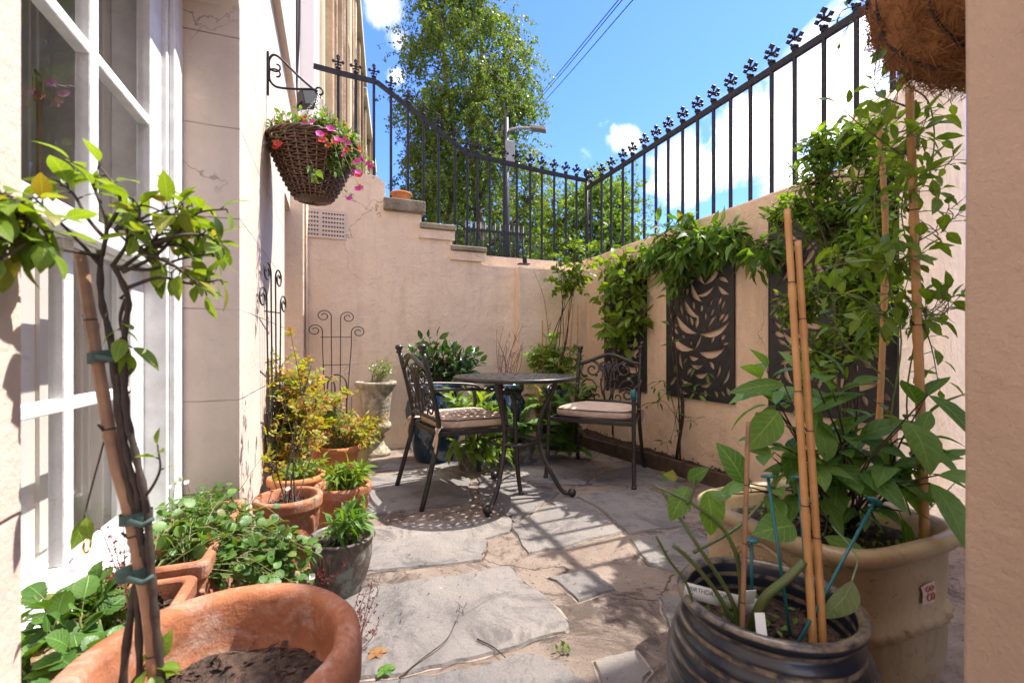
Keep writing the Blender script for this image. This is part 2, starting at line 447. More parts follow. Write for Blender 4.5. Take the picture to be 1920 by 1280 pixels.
M['red'] = petal('red petal', (.55, .015, .02), (.68, .05, .04))
M['whitep'] = petal('white petal', (.75, .75, .78), (.82, .82, .8))
M['redseed'] = petal('dark red seed head', (.12, .008, .012), (.22, .015, .02))

# flagstones and mortar
t = NT('grey flagstone'); geo = t.n('ShaderNodeNewGeometry'); vec = geo.outputs['Position']
c = t.ramp(t.noise(vec, 2.6, 9, .7, .4), [(.3, (.18, .162, .15)), (.5, (.27, .243, .222)), (.72, (.36, .312, .268))])
c = t.mix(t.ramp(geo.outputs['Random Per Island'], [(0, 0), (1, .45)]), c, (.16, .155, .155))
c = t.mix(t.ramp(t.noise(vec, 55, 4), [(.66, 0), (.72, .7)]), c, (.06, .05, .045))
c = t.mix(t.ramp(t.noise(vec, 30, 3, .5, .5), [(.72, 0), (.76, .6)]), c, (.5, .48, .45))
c = t.mix(t.ramp(t.noise(vec, 5, 8, .7, 2), [(.58, 0), (.74, .5)]), c, (.36, .25, .18))
c = t.mix(t.ramp(t.noise(vec, 3.7, 10, .78, 1.2), [(.50, 0), (.60, .65)]), c, (.085, .08, .08))
c = t.mix(t.ramp(t.noise(vec, 12, 9, .8, .6), [(.60, 0), (.70, .45)]), c, (.40, .37, .34))
M['flag'] = t.out(c, .8, t.bump(t.noise(vec, 90, 6, .7), .45, .006, t.bump(t.noise(vec, 5, 12, .78), .9, .04)), spec=.3)
t = NT('pink old mortar'); vec = t.n('ShaderNodeNewGeometry').outputs['Position']
c = t.ramp(t.noise(vec, 3.1, 10, .72, .6), [(.28, (.20, .15, .12)), (.46, (.36, .28, .225)), (.7, (.47, .375, .31))])
c = t.mix(t.ramp(t.noise(vec, 60, 4, .6), [(.62, 0), (.68, .85)]), c, (.07, .045, .035))
c = t.mix(t.ramp(t.noise(vec, 2.3, 10, .78, 1.4), [(.50, 0), (.58, .85)]), c, (.12, .092, .076))
c = t.mix(t.ramp(t.noise(vec, 6.5, 10, .8, .8), [(.55, 0), (.64, .7)]), c, (.46, .38, .32))
c = t.mix(t.ramp(t.noise(vec, 14, 8, .7, .3), [(.60, 0), (.66, .6)]), c, (.09, .07, .06))
nz = t.n('ShaderNodeTexNoise'); nz.inputs['Scale'].default_value = 4; nz.inputs['Detail'].default_value = 8; t.l(vec, nz.inputs['Vector']); vd = t.mix(.3, vec, nz.outputs['Color'])
vo = t.n('ShaderNodeTexVoronoi', feature='DISTANCE_TO_EDGE'); vo.inputs['Scale'].default_value = 1.25; t.l(vd, vo.inputs['Vector'])
ln = t.ramp(vo.outputs['Distance'], [(.0, .9), (.007, 0)])
c = t.mix(ln, c, (.04, .03, .025))
M['mortar'] = t.out(c, .9, t.bump(ln, .4, -.01, t.bump(t.noise(vec, 70, 7, .75), .7, .012, t.bump(t.noise(vec, 8, 12, .8), 1.0, .05))), spec=.25)

t = NT('open joint'); vec = t.n('ShaderNodeNewGeometry').outputs['Position']
M['joint'] = t.out(t.ramp(t.noise(vec, 9, 6, .7), [(.42, (.035, .026, .02)), (.60, (.30, .23, .185))]), .95)
# glass pane: fresnel reflection over clear transmission
t = NT('window glass')
tr = t.n('ShaderNodeBsdfTransparent'); gl = t.n('ShaderNodeBsdfGlossy'); gl.inputs['Roughness'].default_value = .015
fr = t.n('ShaderNodeFresnel'); fr.inputs['IOR'].default_value = 1.5
vec = t.coord(); t.l(t.bump(t.noise(vec, 3, 2), .06, .02), gl.inputs['Normal'])
bf = t.n('ShaderNodeNewGeometry').outputs['Backfacing']; iv = t.n('ShaderNodeMath', operation='SUBTRACT'); iv.inputs[0].default_value = 1; t.l(bf, iv.inputs[1]); fm = t.n('ShaderNodeMath', operation='MULTIPLY'); t.l(fr.outputs[0], fm.inputs[0]); t.l(iv.outputs[0], fm.inputs[1])
mx = t.n('ShaderNodeMixShader'); t.l(fm.outputs[0], mx.inputs[0]); t.l(tr.outputs[0], mx.inputs[1]); t.l(gl.outputs[0], mx.inputs[2]); t.l(mx.outputs[0], t.o.inputs[0])
M['glass'] = t.m
# ================================================================ SETTING
XL, XR, YB = -0.345, 2.378, 4.15
# ground, courtyard floor
mb = MB(); mb.add([V((-150, -150, -.06)), V((250, -150, -.06)), V((250, 250, -.06)), V((-150, 250, -.06))], [(0, 1, 2, 3)])
mb.build('ground', M['earth'], kind='structure', origin=(0, 0, -.06))
mb = MB()
mb.add([V((-.9, -2.5, 0)), V((4.2, -2.5, 0)), V((4.2, 4.5, 0)), V((-.9, 4.5, 0))], [(0, 1, 2, 3)], 0)
def flag(pts, h=.009):
    pts = [G(u, v) for u, v in pts]; loop = []
    for a, b in zip(pts, pts[1:]+pts[:1]):
        L = (b-a).length; k = max(2, int(L/.035))
        nrm = V((-(b-a).y, (b-a).x, 0)).normalized()
        for i in range(k):
            p = a.lerp(b, i/k)
            w = noise.noise(p*6)*.022+noise.noise(p*22)*.009
            loop.append(p+nrm*w*(1 if i else .5))
    c = sum(loop, V((0, 0, 0)))/len(loop); n = len(loop)
    inner = [p+(c-p).normalized()*.006 for p in loop]
    vs = [V((p.x, p.y, .0005)) for p in loop]+[V((p.x, p.y, h)) for p in inner]
    fs = [(i, (i+1) % n, n+(i+1) % n, n+i) for i in range(n)]+[tuple(range(n, 2*n))]
    mb.add(vs, fs, 1)
    ou = [p+(p-c).normalized()*(.007+.006*noise.noise(p*15)) for p in loop]
    mb.add([V((p.x, p.y, .0012)) for p in ou]+[V((p.x, p.y, .0012)) for p in loop], [(i, (i+1) % n, n+(i+1) % n, n+i) for i in range(n)], 2)
FL = [
 [(440, 1112), (690, 1104), (955, 1064), (1012, 1110), (1064, 1168), (1060, 1186), (880, 1240), (700, 1270), (420, 1300)],
 [(430, 1062), (640, 1080), (905, 1052), (912, 1012), (955, 1000), (962, 970), (700, 988), (560, 992)],
 [(690, 968), (885, 940), (880, 897), (790, 882), (690, 895), (560, 918), (560, 980)],
 [(480, 1330), (890, 1256), (1000, 1228), (1060, 1246), (1115, 1300), (1100, 1420), (500, 1440)],
 [(957, 988), (1062, 928), (1112, 952), (1168, 998), (1050, 1030), (990, 1040)],
 [(1026, 1084), (1105, 1072), (1156, 1108), (1085, 1130)],
 [(1080, 932), (1205, 912), (1270, 948), (1285, 988), (1180, 1002), (1122, 952)],
 [(1112, 1242), (1190, 1222), (1225, 1262), (1210, 1320), (1140, 1320)],
 [(640, 892), (720, 864), (905, 850), (938, 878), (886, 890), (800, 876)],
 [(938, 868), (1070, 850), (1125, 880), (1098, 908), (1000, 908), (945, 884)],
 [(896, 896), (940, 888), (1000, 912), (1050, 924), (965, 980), (898, 938)],
 [(1180, 1010), (1300, 992), (1370, 1040), (1330, 1090), (1215, 1060)],
 [(1130, 886), (1195, 872), (1285, 915), (1210, 908), (1110, 910)],
 [(1235, 1120), (1330, 1105), (1400, 1180), (1260, 1210)],
]
for f in FL: flag(f)
mb.build('courtyard_floor', [M['mortar'], M['flag'], M['joint']], kind='structure', origin=(1, 1, 0))
# street level earth behind the sunken court (solid blocks)
mb = MB()
mb.box((2.64, 2.6, -.05), (200, 240, 1.70)); mb.box((-.7, 5.75, -.05), (2.64, 240, 1.70))
mb.build('street', M['street'], kind='structure', origin=(20, 20, 0))

# ---- the house on the left
house = thing('house', 'cream stuccoed house with white sash window along the left of the court', 'house', (-.6, 1.4, 0))
mb = MB()
def yz(x): return lambda a, b: V((x, a, b))
def arch(y0, y1, z0, z1, r=.10):
    return [(y0, z0), (y1, z0), (y1, z1-r*.6), (y1-r*.3, z1-r*.2), (y1-r, z1), (y0+r, z1), (y0+r*.3, z1-r*.2), (y0, z1-r*.6)]
mb.sheet([(-1.6, 0), (4.12, 0), (4.12, 9.5), (-1.6, 9.5)], [arch(.707, 2.006, .001, 2.24), arch(3.63, 4.08, .001, 2.02, .06)], yz(XL), (-.42, 0, 0))
mb.box((-.85, 4.125, 2.40), (XL, 9.2, 9.5))
mb.box((-.80, 3.55, 0), (-.66, 4.12, 2.3))
mb.build('wall', M['wall_house'], house, bevel=.012)
mb = MB(); mb.box((-.82, 4.075, 0), (-.244, 4.40, 2.396)); mb.build('pier', M['wall'], house, bevel=.01)
mb = MB(); mb.box((XL-.01, -1.6, 2.90), (XL+.045, 4.6, 3.02)); mb.box((XL-.01, -1.6, 3.02), (XL+.02, 4.6, 3.10))
mb.build('string_course', M['wall_house'], house, bevel=.006)
# entrance surround above the steps
mb = MB(); mb.box((-.85, 5.16, 2.4), (-.205, 5.30, 6.4)); mb.box((-.85, 5.30, 2.4), (-.17, 5.36, 6.4)); mb.build('door_post', M['whitewall'], house, bevel=.01)
mb = MB(); mb.box((-.85, 5.37, 2.4), (-.13, 5.75, 6.3)); mb.box((-.131, 5.42, 3.0), (-.118, 5.70, 5.9)); mb.build('door_panel', M['cream'], house, bevel=.01)
mb = MB(); mb.box((-.85, 5.76, 2.4), (-.02, 5.98, 7)); mb.box((-.85, 6.3, 2.4), (.02, 6.6, 8.6)); mb.box((-.85, 7.2, 2.3), (.10, 7.55, 9.4)); mb.box((-.85, 8.2, 2.3), (.15, 8.6, 9.6))
mb.build('pilaster', M['sandstone'], house, bevel=.02)
mb = MB(); mb.tube(smooth([(XL+.02, 4.5, 2.4), (XL+.02, 4.5, 4), (XL+.025, 4.52, 6.5)]), .012, 6); mb.build('cable', M['cable'], house)
mb = MB(); mb.tube([(-.225, 4.135, 0.02), (-.225, 4.135, 2.39)], .011, 6); mb.build('pipe', M['wall'], house)
# window: box frame, two sashes, panes
win = MB()
FX = -.545
def frame_rect(mb, x0, x1, y0, y1, z0, z1, w, wb=None, wt=None):
    wb = wb or w; wt = wt or w
    mb.box((x0, y0, z0), (x1, y0+w, z1)); mb.box((x0, y1-w, z0), (x1, y1, z1))
    mb.box((x0, y0+w, z0), (x1, y1-w, z0+wb)); mb.box((x0, y0+w, z1-wt), (x1, y1-w, z1))
frame_rect(win, -.70, FX, .70, 2.012, .24, 2.30, .115, .06, .14)
win.box((FX, .70, .30), (FX+.018, .80, 2.1)); win.box((FX, 1.915, .30), (FX+.018, 2.008, 2.24))
wo = win.build('window', M['white'], house, bevel=.004)
OFF[wo.name] = OFF[house.name]
def sash(x0, z0, z1, mids, name):
    s = MB(); frame_rect(s, x0-.04, x0, .815, 1.897, z0, z1, .10, .055, .05)
    for y in (1.125, 1.44): s.box((x0-.035, y-.022, z0+.055), (x0-.003, y+.022, z1-.05))
    for z in mids:
        for a, b in ((.915, 1.103), (1.147, 1.418), (1.462, 1.797)): s.box((x0-.034, a, z-.016), (x0-.004, b, z+.016))
    o = s.build(name, M['white'], wo, bevel=.004)
    g = MB(); g.box((x0-.024, .915, z0+.055), (x0-.019, 1.797, z1-.05)); g.build('pane', M['glass'], wo)
sash(-.56, 1.15, 2.16, (1.62,), 'sash'); sash(-.61, .30, 1.20, (.745,), 'sash')
mb = MB(); mb.box((-.70, .66, .18), (-.49, 2.0, .242)); mb.build('sill', M['white'], wo, bevel=.012)
mb = MB(); mb.box((-.80, .72, 0), (-.62, 2.0, .18)); mb.build('apron_wall', M['wall_house'], house)
mb = MB(); c_ = V((-.585, on_x(163, 1022, -.585).y, on_x(163, 1022, -.585).z)); mb.tube([c_+V((0, .018*math.cos(2*PI*k/18), .018*math.sin(2*PI*k/18))) for k in range(18)], .003, 6, closed=True); mb.build('sash_lift', simple('brass', (.55, .38, .10), None, 10, .3, 0, metal=1), wo)
# room side: folding shutters, blind, back of the room
mb = MB(); mb.box((-2.6, -.3, 0), (-2.55, 3.5, 2.8)); mb.box((-2.6, -.3, -.02), (-.82, 3.5, .0)); mb.box((-2.6, -.3, 2.8), (-.82, 3.5, 2.85)); mb.box((-2.6, 3.5, 0), (-.82, 3.55, 2.8)); mb.box((-2.6, -.35, 0), (-.82, -.3, 2.8))
mb.build('room_lining', M['room'], house)
for (ya, yb, xa, xb) in ((1.90, 2.12, -.71, -1.10), (.80, .62, -.71, -1.06)):
    mb = MB(); a = V((xa, ya, 0)); b = V((xb, yb, 0)); d = (b-a); L = d.length; d.normalize(); n = V((-d.y, d.x, 0))
    if n.y > 0: n = -n
    if ya < 1.2: n = -n
    mb.obox((a+b)/2+V((0, 0, 1.25)), d*L/2, n*.015, V((0, 0, 1.0)))
    for k in range(2):
        c = a+d*L*(.27+.46*k)+n*.016
        for zc, zh in ((.75, .4), (1.72, .44)):
            mb.obox(c+V((0, 0, zc)), d*L*.17, n*.006, V((0, 0, zh)))
            mb.obox(c+V((0, 0, zc))+n*.006, d*L*.12, n*.006, V((0, 0, zh-.05)))
    sh = mb.build('shutter', M['shutter'], wo, bevel=.004)
    if ya > 1.2:
        mb = MB(); c = a+d*L*.5+n*.034; mb.obox(c+V((0, 0, 1.35)), d*.006, n*.005, V((0, 0, .42))); mb.tube([c+V((0, 0, 1.77))+d*.02, c+V((0, 0, 1.80))+n*.01, c+V((0, 0, 1.77))-d*.02, c+V((0, 0, 1.71))-d*.012, c+V((0, 0, 1.71))+d*.012], .006, 5, closed=True)
        mb.build('shutter_bar', simple('rusty bar', (.30, .20, .12), (.4, .3, .22)), sh)
mb = MB(); mb.box((-1.3, .70, .225), (-.70, 1.98, .245)); mb.build('window_board', M['white'], wo)
mb = MB(); mb.box((-.815, 1.42, .25), (-.80, 1.98, 1.17)); mb.box((-.80, 1.44, .30), (-.79, 1.56, 1.13)); mb.box((-.80, 1.70, .30), (-.79, 1.76, 1.13)); mb.build('blind', M['blind'], wo)

# ---- crescent of far houses
PT = [V((.05, 9.3, 0)), V((.34, 13.0, 0)), V((.86, 18.0, 0)), V((1.85, 26.0, 0)), V((3.4, 34, 0))]
for i in range(4):
    a, b = PT[i], PT[i+1]; d = (b-a); L = d.length; d.normalize(); n = V((d.y, -d.x, 0)); top = (11.4, 11.0, 10.7, 10.4)[i]
    lab = ('nearest sandstone terraced house of the crescent beyond the railings', 'second sandstone terraced house of the curving crescent', 'third sandstone house of the crescent, seen edge on', 'farthest sandstone house at the end of the crescent')[i]
    h = thing('terraced_house', lab, 'house', a, 'crescent of sandstone houses')
    mb = MB(); mb.obox((a+b)/2-n*3+V((0, 0, top/2)), d*(L/2-.004), n*3, V((0, 0, top/2))); mb.build('wall', M['sandstone'], h)
    mb = MB(); mb.obox((a+b)/2+n*.12+V((0, 0, top-.1)), d*(L/2-.01), n*.12, V((0, 0, .16))); mb.build('cornice', M['cream'], h, bevel=.03)
    mb = MB(); mb.obox((a+b)/2-n*3+V((0, 0, top+.42)), d*(L/2-.03), n*2.6, V((0, 0, .4))); mb.build('roof', M['slate'], h, bevel=.2)
    for k in range(3):
        c = a+d*(L*(.12+.36*k)); mb = MB(); mb.obox(c+n*.07+V((0, 0, (top-.3)/2)), d*.16, n*.07, V((0, 0, (top-.3)/2))); mb.build('pilaster', M[('brownstone', 'cream', 'sandstone')[(k+i) % 3]], h, bevel=.02)
    for z in (3.2, 6.0, 8.6):
        for k in range(2):
            c = a+d*(L*(.30+.36*k))+V((0, 0, z)); mb = MB()
            mb.obox(c+n*.03+d*.45, d*.06, n*.03, V((0, 0, .8))); mb.obox(c+n*.03-d*.45, d*.06, n*.03, V((0, 0, .8))); mb.obox(c+n*.03+V((0, 0, .86)), d*.51, n*.03, V((0, 0, .055)))
            mb.obox(c+n*.05-V((0, 0, .86)), d*.55, n*.05, V((0, 0, .055))); mb.obox(c+n*.004, d*.385, n*.004, V((0, 0, .795)))
            mb.build('window', M['cream'], h)

# ---- stair wall at the back
def bx(u, v=500): return on_y(u, v, YB).x
def bz(u, v): return on_y(u, v, YB).z
st = thing('stair_wall', 'peach painted stair wall with stepped top at the back of the court', 'wall', (1, YB, 0))
x1, x2, x3, x4, xp = bx(722), bx(790), bx(848), bx(905), bx(966)
z0, z1, z2, z3, z4 = bz(700, 328), bz(755, 375), bz(815, 421), bz(872, 462), bz(930, 497)
zl, zr = 1.70, 1.685
prof = [(-.244, 0), (XR+.06, 0), (XR+.06, zr), (x4+.02, zr)]
for i in range(6): prof.append((x4-.01-i*.004, zr+(z3-.05-zr)*(i+1)/7+rnd(-.006, .006)))
prof += [(x3, z3-.05), (x3, z2-.05), (x2, z2-.05), (x2, z1-.11), (x1, z1-.11), (x1, z0-.06)]
for i in range(8): prof.append((x1-(x1+.244)*(i+1)/9, z0+rnd(-.006, .006)))
prof.append((-.244, z0))
mb = MB(); mb.sheet(prof, [], lambda a, b: V((a, YB, b)), (0, .27, 0))
mb.sheet([(xp, 0), (XR+.02, 0), (XR+.02, zr-.012), (xp+.1, zr-.02), (xp, zr-.012)], [], lambda a, b: V((a, YB-.11, b)), (0, .108, 0))
# stone string under each tread, plastered
for xa, xb, z in ((x2-.02, x3+.02, z2-.05), (x3-.02, x4+.03, z3-.05)):
    mb.box((xa, YB-.022, z-.085), (xb, YB-.001, z-.002))
mb.build('wall', M['wall'], st, bevel=.008)
mb = MB(); mb.box((x4-.1, YB+.10, zr-.3), (XR+.3, YB+.36, 1.80)); mb.build('kerb', M['wall'], st, bevel=.01)
for xa, xb, z, th in ((x1-.015, x2+.03, z1, .11), (x2-.015, x3+.03, z2, .05), (x3-.015, x4+.03, z3, .05)):
    vs = MB(); k = 1
    for i in range(k):
        a = xa+(xb-xa)*i/k; b = xa+(xb-xa)*(i+1)/k
        vs.box((a+.0004, YB-.045+rnd(-.006, .006), z-th+.002), (b, YB+.42, z+rnd(-.005, .003)))
    vs.build('tread', M['step'], st, bevel=.008)
# air brick
mb = MB(); holes = []
A0 = on_y(574, 390, YB-.006); A1 = on_y(648, 450, YB-.006)
w, hh = A1.x-A0.x, A0.z-A1.z
for i in range(13):
    for j in range(6):
        if i == 4: continue
        if i < 4 and j == 5 and i < 0: continue
        cx = (i+.9)/13.8*w; cz = hh*(.12+.15*j)
        holes.append([(cx-.0065, cz-.0075), (cx+.0065, cz-.0075), (cx+.0065, cz+.0075), (cx-.0065, cz+.0075)])
mb.sheet([(0, 0), (w, 0), (w, hh), (0, hh)], holes, lambda a, b: V((A0.x+a, YB-.012, A1.z+b)), (0, .010, 0))
ab = mb.build('air_brick', M['wall_house'], st)
mb = MB(); mb.box((A0.x+.004, YB-.0025, A1.z+.004), (A1.x-.004, YB-.0005, A0.z-.004)); mb.build('backing', M['cable'], ab)
# solid steps behind the wall
mb = MB()
mb.box((-.30, YB+.28, 1.2), (x1, 5.45, z0-.02))
for xa, xb, z in ((x1, x2, z1), (x2, x3, z2), (x3, x4, z3)): mb.box((xa+.001, YB+.43, 1.2), (xb, 5.45, z))
mb.box((x4+.001, YB+.37, 1.2), (2.64, 5.74, 1.70))
mb.build('stone_steps', M['step'], None, 'worn stone entrance steps climbing behind the stair wall', 'steps', bevel=.01)

# ---- right wall, alcove wall, door jamb, tall unseen shade wall
mb = MB(); NX = 30
prof = [(1.39, 0), (YB+.02, 0)]+[(YB+.02-(YB+.02-1.39)*i/NX, 1.80+noise.noise(V((i*.4, 0, 0)))*.008) for i in range(NX+1)]
mb.sheet(prof, [], lambda a, b: V((XR, a, b)), (.26, 0, 0))
mb.build('garden_wall', M['wall_right'], None, 'ochre plastered right wall under the railings with dark leaf panels on it', 'wall', bevel=.014, origin=(XR, 2.7, 0))
d = V((.955, .297, 0)); n0 = V((.297, -.955, 0))
mb = MB(); o0 = V((XR+.004, 1.296, 0))
mb.sheet([(0, 0), (1.9, 0), (1.9, 3.02), (1.3, 2.72), (.9, 2.52), (.5, 2.34), (.3, 2.23), (.12, 2.13), (0, 2.03)], [], lambda a, b: o0+d*a+V((0, 0, b)), V((.08, .3, 0)))
mb.build('alcove_wall', stucco('sunlit alcove stucco', (.84, .66, .50), (.5, .38, .28), .3, True, 3.3), None, 'taller sunlit wall with sloping top beside the cream planter', 'wall', bevel=.02)
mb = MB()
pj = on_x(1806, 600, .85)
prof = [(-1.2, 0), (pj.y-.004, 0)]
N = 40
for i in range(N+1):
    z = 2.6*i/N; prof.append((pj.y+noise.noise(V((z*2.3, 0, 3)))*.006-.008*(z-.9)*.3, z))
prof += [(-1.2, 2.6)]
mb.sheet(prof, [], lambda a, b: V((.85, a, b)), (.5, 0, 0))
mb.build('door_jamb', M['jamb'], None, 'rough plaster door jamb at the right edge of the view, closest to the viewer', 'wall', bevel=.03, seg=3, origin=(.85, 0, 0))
mb = MB(); mb.sheet([(-3, 0), (1.30, 0), (1.30, 6.7), (-3, 6.7)], [], lambda a, b: V((3.75, a, b)), (.6, 0, 0))  # added out of view to keep direct sun off the near pots
mb.build('unseen_shade_wall', M['sandstone'], None, 'tall unseen wall added right of the court to shade the foreground', 'wall', origin=(3.75, 0, 0))

# ---- railings
def finial(mb, c, s, ax):
    ay = V((-ax.y, ax.x, 0)); c = V(c)
    mb.tube([c, c+UP*s*.35], [s*.16, s*.11], 6)
    mb.tube([c+UP*s*.16, c+UP*s*.26], [s*.22, s*.22], 6)
    cc = c+UP*s*.68; k = .7071
    def lob(p, a, b=None): mb.obox(p, (ax*k+UP*k)*a, (UP*k-ax*k)*a, ay*a*.9)
    lob(cc, s*.10)
    for e in (ax, -ax, ay, -ay): mb.obox(cc+e*s*.2, e*s*.2, UP*s*.045, e.cross(UP)*s*.05); lob(cc+e*s*.36+UP*s*.02, s*.095)
    for e in (ax, -ax): lob(cc+e*s*.19-UP*s*.24, s*.06)
    mb.obox(cc+UP*s*.22, ax*s*.05, ay*s*.05, UP*s*.2); lob(cc+UP*s*.42, s*.115)
    mb.tube([cc+UP*s*.5, cc+UP*s*.60], [s*.06, s*.02], 5)
rail_r = thing('railing', 'long black iron railing with cross finials on top of the right wall', 'railing', (XR+.13, 2.8, 1.8))
xr = XR+.13
ys = []
us = [1108, 1128, 1146, 1168, 1186, 1208, 1230, 1253, 1280, 1308, 1338, 1370, 1407, 1447, 1490, 1545, 1606, 1674]
ys = [on_x(u, 300, xr).y for u in us]
mb = MB(); mb.obox(V((xr, (1.1+4.28)/2, 2.605)), V((.012, 0, 0)), V((0, (4.28-1.1)/2, 0)), V((0, 0, .022))); mb.build('top_rail', M['iron'], rail_r, bevel=.004)
for y in ys:
    b = MB(); b.tube([V((xr, y, 1.78)), V((xr, y, 2.2)), V((xr, y, 2.585))], .0125, 8, caps=False); o = b.build('bar', M['iron'], rail_r)
    f = MB(); finial(f, (xr, y, 2.627), .11, V((0, 1, 0))); f.build('finial', M['iron'], o, bevel=.004, seg=1)
yr = YB+.13
rail_b = thing('railing', 'black iron stair railing sloping down behind the stair wall', 'railing', (1, yr, 1.8))
TP = [(588, 124), (640, 138), (706, 154), (760, 196), (820, 243), (876, 288), (930, 301), (1000, 318), (1100, 339)]
RP = [on_y(u, v, yr) for u, v in TP]
RP[-1] = V((xr, 4.28, 2.61)) if False else RP[-1]
mb = MB(); 
for a_, b_ in zip(RP, RP[1:]):
    d_ = (b_-a_); mb.obox((a_+b_)/2, d_*.503, V((0, .012, 0)), d_.cross(V((0, 1, 0))).normalized()*.02)
mb.build('top_rail', M['iron'], rail_b)
def railz(x):
    for a, b in zip(RP, RP[1:]):
        if a.x <= x <= b.x: return a.z+(b.z-a.z)*(x-a.x)/(b.x-a.x)
    return RP[-1].z
for u in [634, 667, 701, 733, 765, 794, 822, 853, 876, 895, 918, 945, 969, 994, 1016, 1039, 1061, 1081]:
    x = on_y(u, 300, yr).x; z = railz(x)
    zb = z0-.02 if x < x1 else z1-.02 if x < x2 else z2-.02 if x < x3 else z3-.02 if x < x4 else 1.79
    b = MB(); b.tube([V((x, yr, zb)), V((x, yr, (z+zb)/2)), V((x, yr, z-.01))], .0125, 8, caps=False); o = b.build('bar', M['iron'], rail_b)
    f = MB(); finial(f, (x, yr, z+.018), .11, V((1, 0, 0))); f.build('finial', M['iron'], o, bevel=.004, seg=1)
x = RP[-1].x; z = RP[-1].z
b = MB(); b.tube([V((x, yr, 1.78)), V((x, yr, z))], .018, 8); o = b.build('corner_post', M['iron'], rail_b)
f = MB(); f.lathe((x, yr, z), [(.02, 0), (.024, .02), (.012, .035), (.03, .055), (.036, .08), (.036, .10), (.026, .108), (.026, .12), (.01, .124)], 14); f.build('urn_finial', M['iron'], o)
# low far railing across the steps
ry = 5.38
rail_f = thing('railing', 'low black railing on the far side of the steps, behind the stair railing', 'railing', (1.7, ry, 1.7))
xa, xb = on_y(868, 440, ry).x, on_y(985, 440, ry).x
zt = on_y(900, 432, ry).z
mb = MB(); mb.obox(V(((xa+xb)/2, ry, zt)), V(((xb-xa)/2, 0, 0)), V((0, .012, 0)), V((0, 0, .016))); mb.build('top_rail', M['iron'], rail_f); mb = MB(); mb.obox(V(((xa+xb)/2, ry, 1.82)), V(((xb-xa)/2, 0, 0)), V((0, .012, 0)), V((0, 0, .014))); mb.build('bottom_rail', M['iron'], rail_f)
n = 13
for i in range(n):
    x = xa+(xb-xa)*(i+.5)/n; b = MB(); b.tube([V((x, ry, 1.69)), V((x, ry, zt+.1))], .012, 6); b.build('bar', M['iron'], rail_f)

# ---- street lamp, wires
c = P(950, 480, 9.5)
lp = thing('street_lamp', 'grey street lamp on a slim dark pole in front of the birch', 'street lamp', (c.x, c.y, 1.7))
top = P(949, 222, 9.5)
mb = MB(); mb.tube([V((c.x, c.y, 1.7)), V((c.x, c.y, 3.2)), top], [.075, .065, .055], 10); mb.build('pole', M['iron'], lp)
mb = MB(); mb.tube(smooth([P(951, 246, 9.5), P(962, 242, 9.48), P(980, 240, 9.45), P(997, 241, 9.4)]), .03, 8); mb.build('arm', M['lampgrey'], lp)
hd = MB(); a = P(995, 240, 9.4); b_ = P(1024, 244, 9.35); dd = (b_-a); hd.obox((a+b_)/2, dd/2, UP*.035, dd.cross(UP).normalized()*.10); hd.obox((a+b_)/2+UP*.04-dd*.15, dd*.25, UP*.02, dd.cross(UP).normalized()*.06); hd.build('lamp_head', M['lampgrey'], lp, bevel=.015)
mb = MB(); mb.box(tuple(P(955, 285, 9.5)-V((.10, .06, .22))), tuple(P(955, 285, 9.5)+V((.10, .06, .22)))); mb.build('control_box', M['lampgrey'], lp, bevel=.015)
for (ua, va, ub, vb), lab in zip(((985, 211, 1160, 0), (994, 207, 1167, 0), (1004, 209, 1187, 0)), ('leftmost of three overhead wires crossing the blue sky', 'middle of three overhead wires crossing the blue sky', 'rightmost of three overhead wires crossing the blue sky')):
    a = P(ua, va, 20); b2 = P(ub, vb, 11); e = b2+(b2-a)*.6; s_ = a+(a-b2)*.6
    mb = MB(); mb.tube(smooth([s_, a, (a+b2)/2-UP*.03, b2, e]), .013, 5)
    mb.build('overhead_wire', M['cable'], None, lab, 'wire', 'overhead wires')

# ---- world, sun, camera
SUN_H = V((.997, .075, 0)).normalized(); EL = R(58.5)
sd = V((SUN_H.x*math.cos(EL), SUN_H.y*math.cos(EL), math.sin(EL)))
ld = bpy.data.lights.new('sun', 'SUN'); ld.energy = 3.5; ld.angle = R(.53); ld.color = (1, .94, .86)
so = bpy.data.objects.new('sun', ld); COL.objects.link(so); so.rotation_euler = sd.to_track_quat('Z', 'Y').to_euler(); so.location = (6, 2, 9)
w_ = bpy.data.worlds.new('World'); SC.world = w_; w_.use_nodes = True; nt = w_.node_tree; N_ = nt.nodes; Lk = nt.links
bg = N_['Background']; bg.inputs[1].default_value = .15
sky = N_.new('ShaderNodeTexSky'); sky.sky_type = 'NISHITA'; sky.sun_disc = False; sky.sun_elevation = EL; sky.sun_rotation = math.atan2(SUN_H.x, SUN_H.y)
sky.air_density = 1.25; sky.dust_density = .25; sky.ozone_density = 2.6
tc = N_.new('ShaderNodeTexCoord')
def math_(op, a, b=None, c=None):
    x = N_.new('ShaderNodeMath'); x.operation = op
    for i, q in enumerate((a, b, c)):
        if q is None: continue
        if isinstance(q, bpy.types.NodeSocket): Lk.new(q, x.inputs[i])
        else: x.inputs[i].default_value = q
    return x.outputs[0]
nrm = N_.new('ShaderNodeVectorMath'); nrm.operation = 'NORMALIZE'; Lk.new(tc.outputs['Generated'], nrm.inputs[0])
def blobmask(u, v, r, amp):
    dr = (P(u, v, 10)-V((0, 0, H))).normalized()
    x = N_.new('ShaderNodeVectorMath'); x.operation = 'DISTANCE'; Lk.new(nrm.outputs[0], x.inputs[0]); x.inputs[1].default_value = dr
    m = N_.new('ShaderNodeMapRange'); m.interpolation_type = 'SMOOTHSTEP'; Lk.new(x.outputs['Value'], m.inputs[0]); m.inputs[1].default_value = r; m.inputs[2].default_value = 0; m.inputs[3].default_value = 0; m.inputs[4].default_value = amp
    return m.outputs[0]
tot = None
